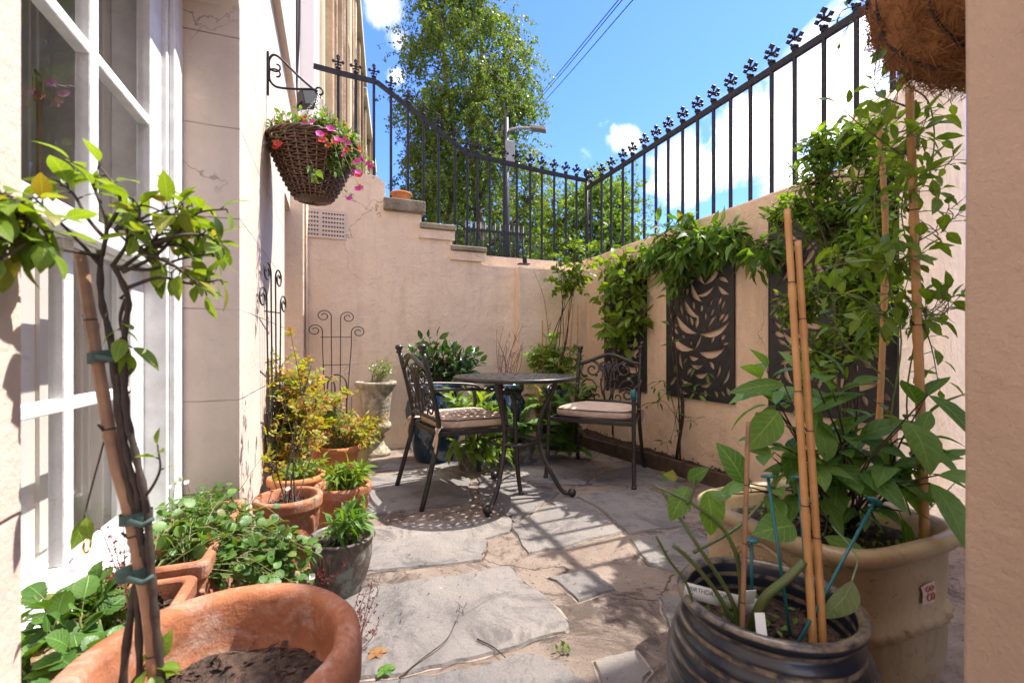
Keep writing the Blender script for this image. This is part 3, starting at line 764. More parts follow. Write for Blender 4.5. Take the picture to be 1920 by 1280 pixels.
for a in ((1280, 310, .16, .6), (1420, 250, .19, .68), (1560, 170, .21, .72), (1500, 330, .16, .5), (1660, 90, .22, .6), (1180, 262, .07, .5), (1210, 420, .16, .35), (720, 15, .09, .72), (745, 70, .07, .6), (745, 145, .06, .6), (670, 20, .07, .5), (760, 310, .05, .35), (1090, 300, .07, .28), (1120, 230, .05, .2)):
    m = blobmask(*a); tot = m if tot is None else math_('MAXIMUM', tot, m)
for dv, r, amp in (((0, 0, 1), .62, .75), ((-.5, -.6, .7), .75, .8), ((.5, -.8, .5), .8, .8), ((-.9, .1, .6), .55, .7), ((-.2, -1, .3), .7, .7)):  # extra bright clouds out of view, added to lift the ambient light
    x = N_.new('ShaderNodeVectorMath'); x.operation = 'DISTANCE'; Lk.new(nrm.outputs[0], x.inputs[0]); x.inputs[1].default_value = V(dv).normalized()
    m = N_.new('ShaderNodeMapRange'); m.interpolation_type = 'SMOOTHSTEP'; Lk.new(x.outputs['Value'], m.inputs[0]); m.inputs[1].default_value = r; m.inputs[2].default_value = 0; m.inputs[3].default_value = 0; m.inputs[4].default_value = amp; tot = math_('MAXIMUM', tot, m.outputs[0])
ns = N_.new('ShaderNodeTexNoise'); ns.inputs['Scale'].default_value = 7; ns.inputs['Detail'].default_value = 9; ns.inputs['Roughness'].default_value = .62; ns.inputs['Distortion'].default_value = .5; Lk.new(nrm.outputs[0], ns.inputs['Vector'])
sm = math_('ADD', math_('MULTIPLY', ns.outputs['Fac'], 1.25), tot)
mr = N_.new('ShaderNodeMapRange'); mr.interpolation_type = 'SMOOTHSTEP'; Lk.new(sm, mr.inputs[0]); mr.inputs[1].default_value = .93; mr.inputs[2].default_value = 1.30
# a soft grey body inside the clouds
n2 = N_.new('ShaderNodeTexNoise'); n2.inputs['Scale'].default_value = 5; n2.inputs['Detail'].default_value = 6; Lk.new(nrm.outputs[0], n2.inputs['Vector'])
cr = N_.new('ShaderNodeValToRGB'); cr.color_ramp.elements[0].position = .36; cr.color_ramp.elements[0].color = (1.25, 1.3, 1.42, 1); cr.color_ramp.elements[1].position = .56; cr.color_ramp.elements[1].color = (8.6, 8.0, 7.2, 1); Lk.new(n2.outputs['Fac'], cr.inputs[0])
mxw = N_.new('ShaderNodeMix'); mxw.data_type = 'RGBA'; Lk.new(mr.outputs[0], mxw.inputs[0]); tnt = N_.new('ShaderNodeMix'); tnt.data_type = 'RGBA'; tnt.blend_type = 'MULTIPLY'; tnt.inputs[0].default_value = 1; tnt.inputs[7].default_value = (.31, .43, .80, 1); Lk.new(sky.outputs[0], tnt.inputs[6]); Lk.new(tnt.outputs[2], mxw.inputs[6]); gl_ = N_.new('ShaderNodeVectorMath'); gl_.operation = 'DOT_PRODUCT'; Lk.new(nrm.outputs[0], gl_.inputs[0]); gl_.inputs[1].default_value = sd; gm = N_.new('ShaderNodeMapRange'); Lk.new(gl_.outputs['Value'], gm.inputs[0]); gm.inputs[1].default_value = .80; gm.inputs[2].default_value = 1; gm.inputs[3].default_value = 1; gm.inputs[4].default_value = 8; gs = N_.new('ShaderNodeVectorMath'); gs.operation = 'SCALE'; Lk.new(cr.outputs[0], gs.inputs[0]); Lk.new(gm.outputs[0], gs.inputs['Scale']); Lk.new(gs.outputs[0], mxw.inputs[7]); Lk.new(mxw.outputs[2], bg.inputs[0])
cd = bpy.data.cameras.new('camera'); cam = bpy.data.objects.new('camera', cd); COL.objects.link(cam); SC.camera = cam
cd.sensor_width = 36; cd.lens = 36*FP/1920; cd.shift_y = 15/1920.0; cd.clip_start = .02; cd.clip_end = 1000
cam.location = (0, 0, H); cam.rotation_euler = (R(90), 0, -TH)
cd.dof.use_dof = True; cd.dof.focus_distance = 2.9; cd.dof.aperture_fstop = 5.6
SC.render.engine = 'CYCLES'; SC.cycles.use_denoising = True; SC.cycles.max_bounces = 10; SC.cycles.diffuse_bounces = 5; SC.cycles.transparent_max_bounces = 10; SC.cycles.sample_clamp_indirect = 6
SC.view_settings.view_transform = 'Standard'; SC.view_settings.look = 'None'; SC.view_settings.exposure = 1.62; SC.view_settings.gamma = 1
# ================================================================ FURNITURE
def spiral(cx, cy, r0, r1, a0, a1, n=22):
    out = []
    for i in range(n+1):
        t = i/n; a = R(a0+(a1-a0)*t); r = r0+(r1-r0)*t
        out.append((cx+r*math.cos(a), cy+r*math.sin(a)))
    return out
def make_chair(label):
    ch = thing('garden_chair', label, 'chair', (0, 0, 0), 'cast metal chairs at the bistro table')
    # y: front is negative. seat frame
    mb = MB()
    def fr(x0, x1, y): return y
    A, B, C, D = V((-.285, -.235, .405)), V((.285, -.235, .405)), V((.235, .215, .405)), V((-.235, .215, .405))
    for p, q in ((A, B), (B, C), (C, D), (D, A)): 
        d = (q-p); e = d.cross(UP).normalized(); mb.obox((p+q)/2, d/2, e*.011, UP*.014)
    for i in range(5):
        t = (i+.5)/5; p = A.lerp(D, t); q = B.lerp(C, t); mb.obox((p+q)/2, (q-p)/2, V((0, .012, 0)), UP*.004)
    mb.build('seat_frame', M['cast'], ch, bevel=.004)
    for s in (-1, 1):
        mb = MB(); mb.tube(smooth([(s*.295, -.275, .0), (s*.29, -.255, .15), (s*.287, -.24, .40), (s*.287, -.235, .55), (s*.285, -.215, .615)]), .0135, 8); mb.lathe((s*.295, -.275, 0), [(.017, 0), (.017, .02), (.013, .028)], 10)
        mb.build('leg', M['cast'], ch)
        mb = MB(); mb.tube(smooth([(s*.255, .33, .0), (s*.245, .275, .2), (s*.238, .225, .42), (s*.236, .255, .62), (s*.235, .315, .86)]), .0145, 8)
        mb.lathe((s*.235, .32, .855), [(.012, 0), (.021, .008), (.014, .018), (.024, .032), (.026, .042), (.02, .052), (.006, .057)], 12)
        mb.build('leg', M['cast'], ch)
        mb = MB(); mb.tube(smooth([(s*.237, .262, .655), (s*.262, .12, .655), (s*.29, -.08, .645), (s*.292, -.215, .632), (s*.29, -.262, .612), (s*.29, -.262, .585), (s*.29, -.245, .583)]), .0125, 8, flat=((0, 0, 1), .75))
        mb.build('arm', M['cast'], ch)
    # ornamental back
    def bp(s, t):     # s across, t up from .46
        z = .46+t; y = .228+.085*max(0, (t/.42))**1.3+ .012*(1-(s/.235)**2)
        return V((s, y, z))
    mb = MB()
    rail = [(-.235+.47*i/20, .335+.035*math.cos((i/20-.5)*2*PI*1.0)*.7+.022*(1-abs(i/10-1))) for i in range(21)]
    mb.tube([bp(*p) for p in rail], .014, 8, flat=((0, 1, 0), .8))
    mb.build('top_rail', M['cast'], ch)
    mb = MB(); mb.tube([bp(-.235+.47*i/12, .02+.012*math.sin(i/12*PI)) for i in range(13)], .011, 8); mb.build('lower_rail', M['cast'], ch)
    mb = MB()
    def sc(pts, r=.0075):
        for s in (-1, 1): mb.tube([bp(s*x, y) for x, y in pts], r, 6, flat=((0, 1, 0), .75))
    sc(spiral(.125, .268, .012, .062, 540, 90, 26)+[(.07, .30), (.04, .24), (.055, .16), (.04, .09), (.012, .035)])
    sc(spiral(.150, .085, .011, .055, -360, 170, 26)+[(.085, .14), (.12, .185), (.17, .19), (.195, .165), (.185, .148), (.17, .155)])
    sc(spiral(.048, .285, .010, .036, 500, 60, 20)+[(.03, .26), (.012, .20), (.018, .14), (.03, .10), (.02, .04)])
    sc([(.0, .33), (.012, .30), (.004, .26), (.0, .22)], .008)
    sc(spiral(.075, .06, .010, .038, 200, -150, 18), .0065)
    sc([(.2, .30), (.215, .24), (.19, .22), (.16, .215)], .0065)
    for (x, y) in ((.0, .2), (.05, .19), (.09, .225), (.0, .12), (.115, .12)):
        for s in (-1, 1): mb.lathe(bp(s*x, y)-V((0, .006, 0)), [(.004, -.012), (.012, -.004), (.012, .004), (.004, .012)], 8)
    mb.build('back_scrollwork', M['cast'], ch)
    # cushion
    mb = MB(); n = 40; prof = []
    def outl(th, f):
        c, s = math.cos(th), math.sin(th); k = (abs(c)**5+abs(s)**5)**(-.2)
        y = s*k*.215*f-.012; x = c*k*.268*f*(1-.13*(s*k+1)/2)
        return x, y
    rows = [(.96, .42), (1.0, .428), (1.012, .448), (1.0, .468), (.93, .483), (.75, .492), (.45, .496), (.15, .492)]
    vs = [];
    for f, z in rows:
        for k in range(n):
            x, y = outl(2*PI*k/n, f); vs.append(V((x, y, z+noise.noise(V((x*7, y*7, z)))*.007)))
    fs = [(i*n+k, i*n+(k+1) % n, (i+1)*n+(k+1) % n, (i+1)*n+k) for i in range(len(rows)-1) for k in range(n)]+[tuple((len(rows)-1)*n+k for k in range(n)), tuple(range(n-1, -1, -1))]
    mb.add(vs, fs, 0, True)
    cu = mb.build('cushion', M['cushion'], ch); OFF[cu.name] = V((0, 0, 0))
    for z, f in ((.430, 1.004), (.474, .985)):
        mb = MB(); mb.tube([V((*outl(2*PI*k/48, f), z)) for k in range(48)], .0045, 6, closed=True); mb.build('piping', M['piping'], cu)
    for s in (-1, 1):
        mb = MB()
        for e in (0, 1):
            pts = smooth([(s*.215, .19, .445), (s*.25, .225+.02*e, .44), (s*(.262+.02*e), .25, .40), (s*(.25+.03*e), .262, .345-.03*e)])
            for p, q in zip(pts, pts[1:]): mb.obox((p+q)/2, (q-p)*.52, V((.012, 0, .004)), V((0, .0012, .0005)))
        mb.build('tie', M['cushion'], cu)
    return ch
c1 = make_chair('cast metal chair seen side on, left of the table, its cushion dappled with sun')
c1.location = (.725, 2.785, 0); c1.rotation_euler.z = R(98)
c2 = dup(c1, label='cast metal chair facing the viewer between the table and the right wall')
c2.location = (1.733, 2.778, 0); c2.rotation_euler.z = R(-46.7)
mb = MB(); q = V((.29, -.262, .575)); rot = Matrix.Rotation(R(-46.7), 3, 'Z'); q = rot @ q+V((1.733, 2.778, 0))
mb.tube([q+V((0, 0, -.012)), q+V((0, 0, .05))], [.02, .019], 10); mb.build('cable_tie', M['teal'], None, 'blue band wrapped round the arm end of the chair by the wall', 'band')
# table
TX, TY = 1.0, 2.545
tb = thing('bistro_table', 'round black bistro table with leaf shaped cut-outs and three curved legs', 'table', (TX, TY, 0))
holes = []
def slit(cx, cy, a, L, w, bend=.25):
    pts = []
    for i in range(7):
        t = i/6; pts.append((t-.5, w/L*math.sin(PI*t)*.5+bend*(t-.5)**2))
    for i in range(5, 0, -1):
        t = i/6; pts.append((t-.5, -w/L*math.sin(PI*t)*.5+bend*(t-.5)**2))
    return [(cx+L*(x*math.cos(a)-y*math.sin(a)), cy+L*(x*math.sin(a)+y*math.cos(a))) for x, y in pts]
for r, n, L, w, tw, off in ((.325, 44, .030, .011, .0, 0), (.292, 20, .050, .017, .75, 0), (.288, 20, .036, .012, -.6, .5), (.240, 18, .046, .016, -.7, .25), (.205, 16, .044, .016, .8, .0), (.165, 14, .040, .015, -.8, .5), (.128, 11, .036, .014, .8, 0), (.09, 8, .034, .013, -.7, .5), (.05, 5, .03, .012, .9, 0)):
    for i in range(n):
        th = 2*PI*(i+off)/n; holes.append(slit(r*math.cos(th), r*math.sin(th), th+PI/2+tw, L*rnd(.9, 1.1), w*1.08*rnd(.9, 1.1)))
mb = MB(); mb.sheet([(.357*math.cos(2*PI*k/96), .357*math.sin(2*PI*k/96)) for k in range(96)], holes, lambda a, b: V((TX+a, TY+b, .712)), (0, 0, .009))
tp = mb.build('table_top', M['cast'], tb)
mb = MB(); mb.tube([V((TX+.357*math.cos(2*PI*k/96), TY+.357*math.sin(2*PI*k/96), .711)) for k in range(96)], .0125, 8, closed=True); mb.build('rim', M['cast'], tp)
feet = [W(-.13, 2.40, 0), W(.355, 2.70, 0), W(-.12, 3.08, 0)]
for f in feet:
    d = V((f.x-TX, f.y-TY, 0)); L = d.length; d.normalize(); c = V((TX, TY, 0))
    mb = MB(); mb.tube(smooth([c+d*.25+UP*.70, c+d*.232+UP*.64, c+d*.175+UP*.52, c+d*.145+UP*.40, c+d*.165+UP*.26, c+d*.24+UP*.11, c+d*(L-.05)+UP*.035, c+d*L+UP*.028]), [.015, .013], 8)
    mb.lathe(c+d*L, [(.012, 0), (.014, .012), (.024, .02), (.027, .035), (.02, .05), (.006, .056)], 12)
    mb.build('leg', M['cast'], tb)
mb = MB(); mb.tube([V((TX+.152*math.cos(2*PI*k/48), TY+.152*math.sin(2*PI*k/48), .335)) for k in range(48)], .009, 6, closed=True); mb.build('brace_ring', M['cast'], tb)
mb = MB(); mb.tube([V((TX+.25*math.cos(2*PI*k/48), TY+.25*math.sin(2*PI*k/48), .700)) for k in range(48)], .009, 6, closed=True); mb.build('apron_ring', M['cast'], tb)

# ---- leaf cut-out panels on the right wall
def panel(ya, yb, label, seed):
    rg = random.Random(seed)
    w = yb-ya; hgt = 1.11; holes = []; segs = []
    def try_add(cx, cy, a, L, wd, bend=.15):
        h = slit(cx, cy, a, L, wd, bend)
        if any(not (.022 < p[0] < w-.022 and .022 < p[1] < hgt-.022) for p in h): return
        for q in segs:
            for p in h:
                for o in q:
                    if (p[0]-o[0])**2+(p[1]-o[1])**2 < .011**2: return
        holes.append(h); segs.append(h+[((h[i][0]+h[-i][0])/2, (h[i][1]+h[-i][1])/2) for i in range(1, 6)])
    for (cx, cy, ang, S) in ((.33, .34, 1.75, 1.15), (.17, .86, 1.15, .75), (.50, .88, 2.05, .75), (.12, .10, .8, .65), (.54, .10, 2.3, .65)):
        ax = V((math.cos(ang), math.sin(ang)))
        for k in range(7):
            t = -.10+.072*k
            for s in (-1, 1):
                a = ang+s*(1.45-.17*k); L = S*(.27-.02*k)*rg.uniform(.85, 1.1); wd = S*.042*rg.uniform(.85, 1.2)
                off = .026*S+L/2
                px = cx+ax.x*t*S*1.4+math.cos(a)*off; py = cy+ax.y*t*S*1.4+math.sin(a)*off
                try_add(px, py, a, L, wd, -s*.6)
    for _ in range(1200):
        qx, qy = rg.uniform(.03, w-.03), rg.uniform(.03, hgt-.03); cx0, cy0 = ((.33, .34), (.33, .95))[qy > .68]
        a = math.atan2(qy-cy0, qx-cx0)+rg.uniform(-.3, .3); try_add(qx, qy, a, rg.uniform(.05, .17), rg.uniform(.02, .036), rg.uniform(-.6, .6))
    th = thing('wall_panel', label, 'wall panel', (XR-.02, (ya+yb)/2, .53), 'leaf cut-out metal panels')
    mb = MB(); mb.sheet([(0, 0), (w, 0), (w, hgt), (0, hgt)], holes, lambda a, b: V((XR-.017, ya+a, .53+b)), (.004, 0, 0)); mb.build('sheet', M['panel'], th)
    mb = MB()
    frame_rect_yz(mb, XR-.017, XR-.004, ya, yb, .53, .53+hgt, .006); mb.build('frame', M['panel'], th)
def frame_rect_yz(mb, x0, x1, y0, y1, z0, z1, w):
    mb.box((x0-.002, y0-.001, z0), (x1, y0+w, z1)); mb.box((x0-.002, y1-w, z0), (x1, y1+.001, z1)); mb.box((x0-.002, y0+w, z0-.001), (x1, y1-w, z0+w)); mb.box((x0-.002, y0+w, z1-w), (x1, y1-w, z1+.001))
for (ua, ub), lab, sd_ in (((1208, 1131), 'dark leaf cut-out panel half hidden by vine, nearest the back corner', 3), ((1373, 1247), 'dark leaf cut-out panel in the middle, its lower leaf pattern uncovered', 5), ((1679, 1438), 'dark leaf cut-out panel behind the dense climber, nearest the viewer', 9)):
    panel(on_x(ua, 600, XR-.03).y, on_x(ub, 600, XR-.03).y, lab, sd_)

# ---- timber edge and narrow bed along the right wall
tp0, tp1 = V((2.02, 4.02, 0)), V((2.295, 2.05, 0)); d = (tp1-tp0)
mb = MB()
for i in range(9):
    p = tp0+d*(i/9); q = tp0+d*((i+1)/9-.0005); e = d.cross(UP).normalized()
    mb.obox((p+q)/2+V((0, 0, .05+rnd(-.004, .004))), (q-p)/2, e*.016, UP*.052)
mb.build('timber_edging', M['timber'], None, 'dark wet timber board edging the narrow bed under the panels', 'edging', bevel=.004)
mb = MB(); n = 26; vs = []
for i in range(n+1):
    t = i/n; a = tp0+d*t+d.cross(UP).normalized()*-.02; 
    y = a.y
    for j in range(6):
        x = a.x+.03+(XR-.001-a.x-.03)*j/5; vs.append(V((x, y, .075+noise.noise(V((x*14, y*14, 0)))*.022)))
mb.add(vs, [(i*6+j, i*6+j+1, (i+1)*6+j+1, (i+1)*6+j) for i in range(n) for j in range(5)], 0, True)
for _ in range(260):
    t = rnd(0, 1); a = tp0+d*t; x = rnd(a.x+.04, XR-.02); p = V((x, a.y, .085)); mb.quad(p, rvec(), UP+rvec()*.7, rnd(.02, .045), rnd(.01, .02))
mb.build('bed_soil', M['bark'], kind='structure')

# ---- spotlight and security lamp
mb = MB(); p = on_y(975, 497, YB-.03); mb.obox(p+V((.03, -.02, .008)), V((.055, 0, 0)), V((0, .035, 0)), V((0, 0, .006)))
a = V((.25, -.3, .92)).normalized(); mb.tube([p+V((.045, -.02, .01)), p+V((.035, -.03, .085))], .022, 10); mb.build('spotlight', M['cable'], None, 'small black spotlight on the ledge of the back wall', 'light', bevel=.003)
sl = thing('security_lamp', 'small dark lamp on a cable behind the flower basket', 'lamp', tuple(P(580, 185, 3.0)))
mb = MB(); c = on_x(575, 186, XL+.09) if False else P(577, 186, 3.2); mb.obox(c, V((.045, .02, .02)), V((-.02, .05, 0)), V((-.012, 0, .055))); mb.build('housing', M['cable'], sl, bevel=.006)
mb = MB(); mb.tube(smooth([c, c+V((-.06, -.02, -.06)), P(560, 205, 3.3), P(557, 150, 3.4), P(561, 60, 3.4), P(562, -40, 3.4)]), .008, 6); mb.build('cable', M['cable'], sl)

# ---- hanging basket bracket on the house wall
bp0 = on_x(500, 135, XL); ty = bp0.y
br = thing('basket_bracket', 'black scrolled iron bracket on the house wall holding the wicker basket', 'bracket', tuple(bp0))
def zz(v): return H+(655-v)*( (bp0.x*ST+bp0.y*CT) )/FP
mb = MB(); mb.obox(V((XL+.006, ty, (zz(97)+zz(178))/2)), V((.005, 0, 0)), V((0, .010, 0)), V((0, 0, (zz(97)-zz(178))/2))); mb.build('plate', M['iron'], br, bevel=.002)
def bk(s, v): return V((XL+s, ty, zz(v)))
mb = MB()
mb.tube(smooth([bk(.012, 128), bk(.012, 112), bk(.03, 101), bk(.06, 103), bk(.11, 118), bk(.17, 136), bk(.225, 150), bk(.25, 154)]), .006, 6)
mb.tube(smooth([bk(.012, 132), bk(.014, 148), bk(.035, 158), bk(.07, 160), bk(.14, 157), bk(.20, 153), bk(.24, 151)]), .006, 6)
for s_, (a0, a1) in ((121, (0, 0)), (137, (0, 0))):
    pts = []
    for i in range(22):
        t = i/21; th = (PI*1.0+t*4.6)*(1 if s_ == 121 else -1); r = .038*(1-t*.75); pts.append(V((XL+.045+r*math.cos(th), ty, zz(s_)+r*math.sin(th))))
    mb.tube(pts, .0045, 6)
mb.build('arm', M['iron'], br)
mb = MB(); e = bk(.258, 153); mb.tube([e+V((.02*math.cos(2*PI*k/16), 0, .02*math.sin(2*PI*k/16))) for k in range(16)], .005, 6, closed=True); mb.build('ring', M['iron'], br)
# wicker basket
BC = P(588, 275, 2.53); BCx, BCy, BCz = BC; BR_, BH = .232, .30
hb = thing('hanging_basket', 'cone shaped brown wicker basket hanging on chains, packed with petunias', 'basket', (BCx, BCy, BCz-BH))
mb = MB(); nst = 26; rows = 24
def brad(t): return .085+(BR_-.085)*(t**.75)
for i in range(rows):
    t = (i+.5)/rows; z = BCz-BH+BH*t; pts = []
    for k in range(nst*4):
        th = 2*PI*k/(nst*4); r = brad(t)+.0065*math.cos(th*nst/2+PI*i)
        pts.append(V((BCx+r*math.cos(th), BCy+r*math.sin(th), z+noise.noise(V((th, i, 0)))*.003)))
    mb.tube(pts, .0062, 5, closed=True)
mb.build('weave', M['wicker'], hb)
mb = MB()
for k in range(nst):
    th = 2*PI*k/nst; mb.tube([V((BCx+brad(t)*math.cos(th), BCy+brad(t)*math.sin(th), BCz-BH+BH*t)) for t in [j/8 for j in range(9)]], .005, 5)
mb.build('stakes', simple('pale stake', (.22, .15, .09)), hb)
mb = MB()
for i in range(7):
    r = .084-.0115*i; mb.tube([V((BCx+r*math.cos(2*PI*k/40), BCy+r*math.sin(2*PI*k/40), BCz-BH+.002-.001*i+noise.noise(V((k, i, 2)))*.002)) for k in range(40)], .0065, 5, closed=True)
mb.lathe((BCx, BCy, BCz-BH), [(.05, .006), (.08, .008), (.078, .02)], 20)
mb.build('base_coil', M['wicker'], hb)
mb = MB()
for i in range(3):
    r = BR_+.004; mb.tube([V((BCx+(r+.006*math.cos(k*.9+i*2.1))*math.cos(2*PI*k/80), BCy+(r+.006*math.cos(k*.9+i*2.1))*math.sin(2*PI*k/80), BCz+.002+.007*math.sin(k*.9+i*2.1))) for k in range(80)], .006, 5, closed=True)
mb.build('rim', M['wicker'], hb)
mb = MB(); mb.lathe((BCx, BCy, BCz-.06), [(.05, 0), (BR_-.028, .0), (BR_-.012, .04), (.1, .06), (.01, .06)], 24); mb.build('soil', M['soil'], hb)
for k in range(3):
    th = 2*PI*k/3+.5; a = V((BCx+BR_*math.cos(th), BCy+BR_*math.sin(th), BCz)); b = e-V((0, 0, .02)); n = 26; mb = MB()
    d = (b-a); L = d.length/n; d.normalize(); s1 = d.orthogonal().normalized(); s2 = d.cross(s1)
    for i in range(n):
        c = a+d*L*(i+.5); ss = s1 if i % 2 else s2
        mb.tube([c+d*L*.62*math.cos(2*PI*j/8)+ss*.006*math.sin(2*PI*j/8) for j in range(8)], .0018, 4, closed=True)
    mb.build('chain', M['steel'], hb)

# ---- metal obelisk trellises
def make_trellis(label):
    tr = thing('trellis', label, 'trellis', (0, 0, 0), 'wire trellises with curled tops')
    for x0, x1, zt, sgn, rr in ((-.075, -.10, 1.03, -1, .055), (-.028, -.035, 1.16, -1, .055), (.028, .035, 1.15, 1, .055), (.075, .115, 1.02, 1, .055)):
        pts = [V((x0, 0, 0)), V((x0*1.05, 0, .3)), V((x1, 0, zt-.15))]
        pts = smooth(pts, 5)
        cx = x1+sgn*rr
        for i in range(30):
            t = i/29; a = PI-t*2.9*PI; r = rr*(1-.72*t)
            cxx = x1+sgn*(rr+ (0)) ; pts.append(V((cxx+sgn*r*math.cos(a), 0, zt-.02+r*math.sin(a)*1.0)))
        mb = MB(); mb.tube(pts, .0042, 6); mb.build('upright', M['wire'], tr)
    for z in (.45, .70, .95):
        w = .075+.03*z/1; mb = MB(); mb.tube([V((-w-.004*z*3, 0.006, z)), V((w+.008*z*2, .006, z+.004))], .0036, 6); mb.build('crossbar', M['wire'], tr)
    return tr
t1 = make_trellis('wire trellis with curled tops standing against the back wall behind small pots')
a = on_y(630, 800, 4.02); t1.location = (a.x, 4.03, .10); t1.scale = (1.05, 1, .93); t1.rotation_euler = (R(-3), 0, 0)
t2 = dup(t1, label='wire trellis with curled tops leaning on the sunlit house wall at left')
t2.location = (XL+.05, 2.64, .12); t2.rotation_euler = (0, R(-1.5), R(90-8)); t2.scale = (1.15, 1, 1.0)
# small arched trellis in a pot
at = thing('arched_trellis', 'small arched wire support in a pot in front of the urn and trellis', 'trellis', tuple(P(622, 800, 3.45)))
for k, (du, top, hw) in enumerate(((-12, 706, 18), (10, 702, 18))):
    b = P(622+du, 800, 3.45); pts = []
    w_px = hw
    for i in range(25):
        t = i/24
        if t < .3: u, v = -w_px, 800-(800-top-20)*t/.3
        elif t > .7: u, v = w_px, 800-(800-top-20)*(1-t)/.3
        else:
            a = PI*(1-(t-.3)/.4); u, v = w_px*math.cos(a), top+20-20*math.sin(a)
        pts.append(P(622+du+u, v, 3.45+.05*k))
    mb = MB(); mb.tube(pts, .006, 6); mb.build('hoop', M['wire'], at)
# ================================================================ POTS
def potprof(r, h, rb=.72, rim=.022, rimh=.04, wall=.016, soil=.04, belly=0):
    """outside up, over the rim, inside down"""
    o = [(r*rb*.96, 0), (r*rb, .006)]
    for i in range(1, 8):
        t = i/8; o.append((r*(rb+(1-rb)*t)+belly*math.sin(PI*t)-(rim*.55), (h-rimh)*t))
    o += [(r-rim*.55, h-rimh), (r, h-rimh+.004), (r+.002, h-.008), (r-.004, h), (r-rim*.7, h+.001), (r-rim, h-.006), (r-rim-.004, h-soil-.02), (r-rim-.008, h-soil-.05)]
    return o
def pot(name, label, cat, c, prof, mat, soil_z, soil_r, soilmat='soil', n=48, mod=None, group=None, sq=None, soil_part=True, bevel=0):
    th = thing(name, label, cat, tuple(c), group)
    mb = MB(); mb.lathe(c, prof, n, mod=mod, sq=sq); mb.build('body', mat, th)
    if soil_part:
        mb = MB(); N = 30; vs = [V(c)+V((0, 0, soil_z))]; rings = 6
        for i in range(1, rings+1):
            for k in range(N):
                a = 2*PI*k/N; rr = soil_r*i/rings
                if sq: rr *= (abs(math.cos(a))**sq+abs(math.sin(a))**sq)**(-1/sq)
                p = V(c)+V((rr*math.cos(a), rr*math.sin(a), soil_z)); p.z += noise.noise(p*23)*.010+noise.noise(p*70)*.006; vs.append(p)
        fs = [(0, 1+k, 1+(k+1) % N) for k in range(N)]+[(1+i*N+k, 1+i*N+(k+1) % N, 1+(i+1)*N+(k+1) % N, 1+(i+1)*N+k) for i in range(rings-1) for k in range(N)]
        mb.add(vs, fs, 0, True)
        for _ in range(int(60+soil_r*900)):
            a = rnd(0, 2*PI); rr = soil_r*math.sqrt(rnd(0, .9)); p = V(c)+V((rr*math.cos(a), rr*math.sin(a), soil_z+.004)); mb.quad(p, V((rnd(-1, 1), rnd(-1, 1), rnd(-.1, .4))), UP+rvec()*.8, rnd(.01, .028), rnd(.005, .013))
        mb.build('soil', M[soilmat], th)
    return th
def swirl(n, amp, z0, z1, tw=9):
    def f(r, z, th):
        if z0 < z < z1: return r+amp*(1.6*max(0, math.sin(n*th+z*tw*5+1.2*math.sin(th*3)))**.6-.5)
        return r
    return f
def ppr(r, h, **k):
    p = potprof(r, h, **k); out = []
    for a, b in zip(p, p[1:]):
        out.append(a)
        if b[1]-a[1] > .012:
            m = int((b[1]-a[1])/.008)
            for i in range(1, m): out.append((a[0]+(b[0]-a[0])*i/m, a[1]+(b[1]-a[1])*i/m))
    out.append(p[-1]); return out

# big foreground terracotta pot
BP = W(-.432, .668, 0)
bigr = .200
prof = [(.125, 0), (.13, .006), (.155, .15), (.172, .28), (.180, .345), (.196, .352), (.2005, .37), (.2015, .41), (.198, .432), (.190, .4405), (.176, .441), (.166, .437), (.1605, .425), (.157, .38), (.150, .30)]
pot('terracotta_pot', 'very large orange terracotta pot in the foreground, thick rim and dark bark inside', 'plant pot', BP, prof, M['terra'], .345, .157, 'bark', 72, group='terracotta pots')
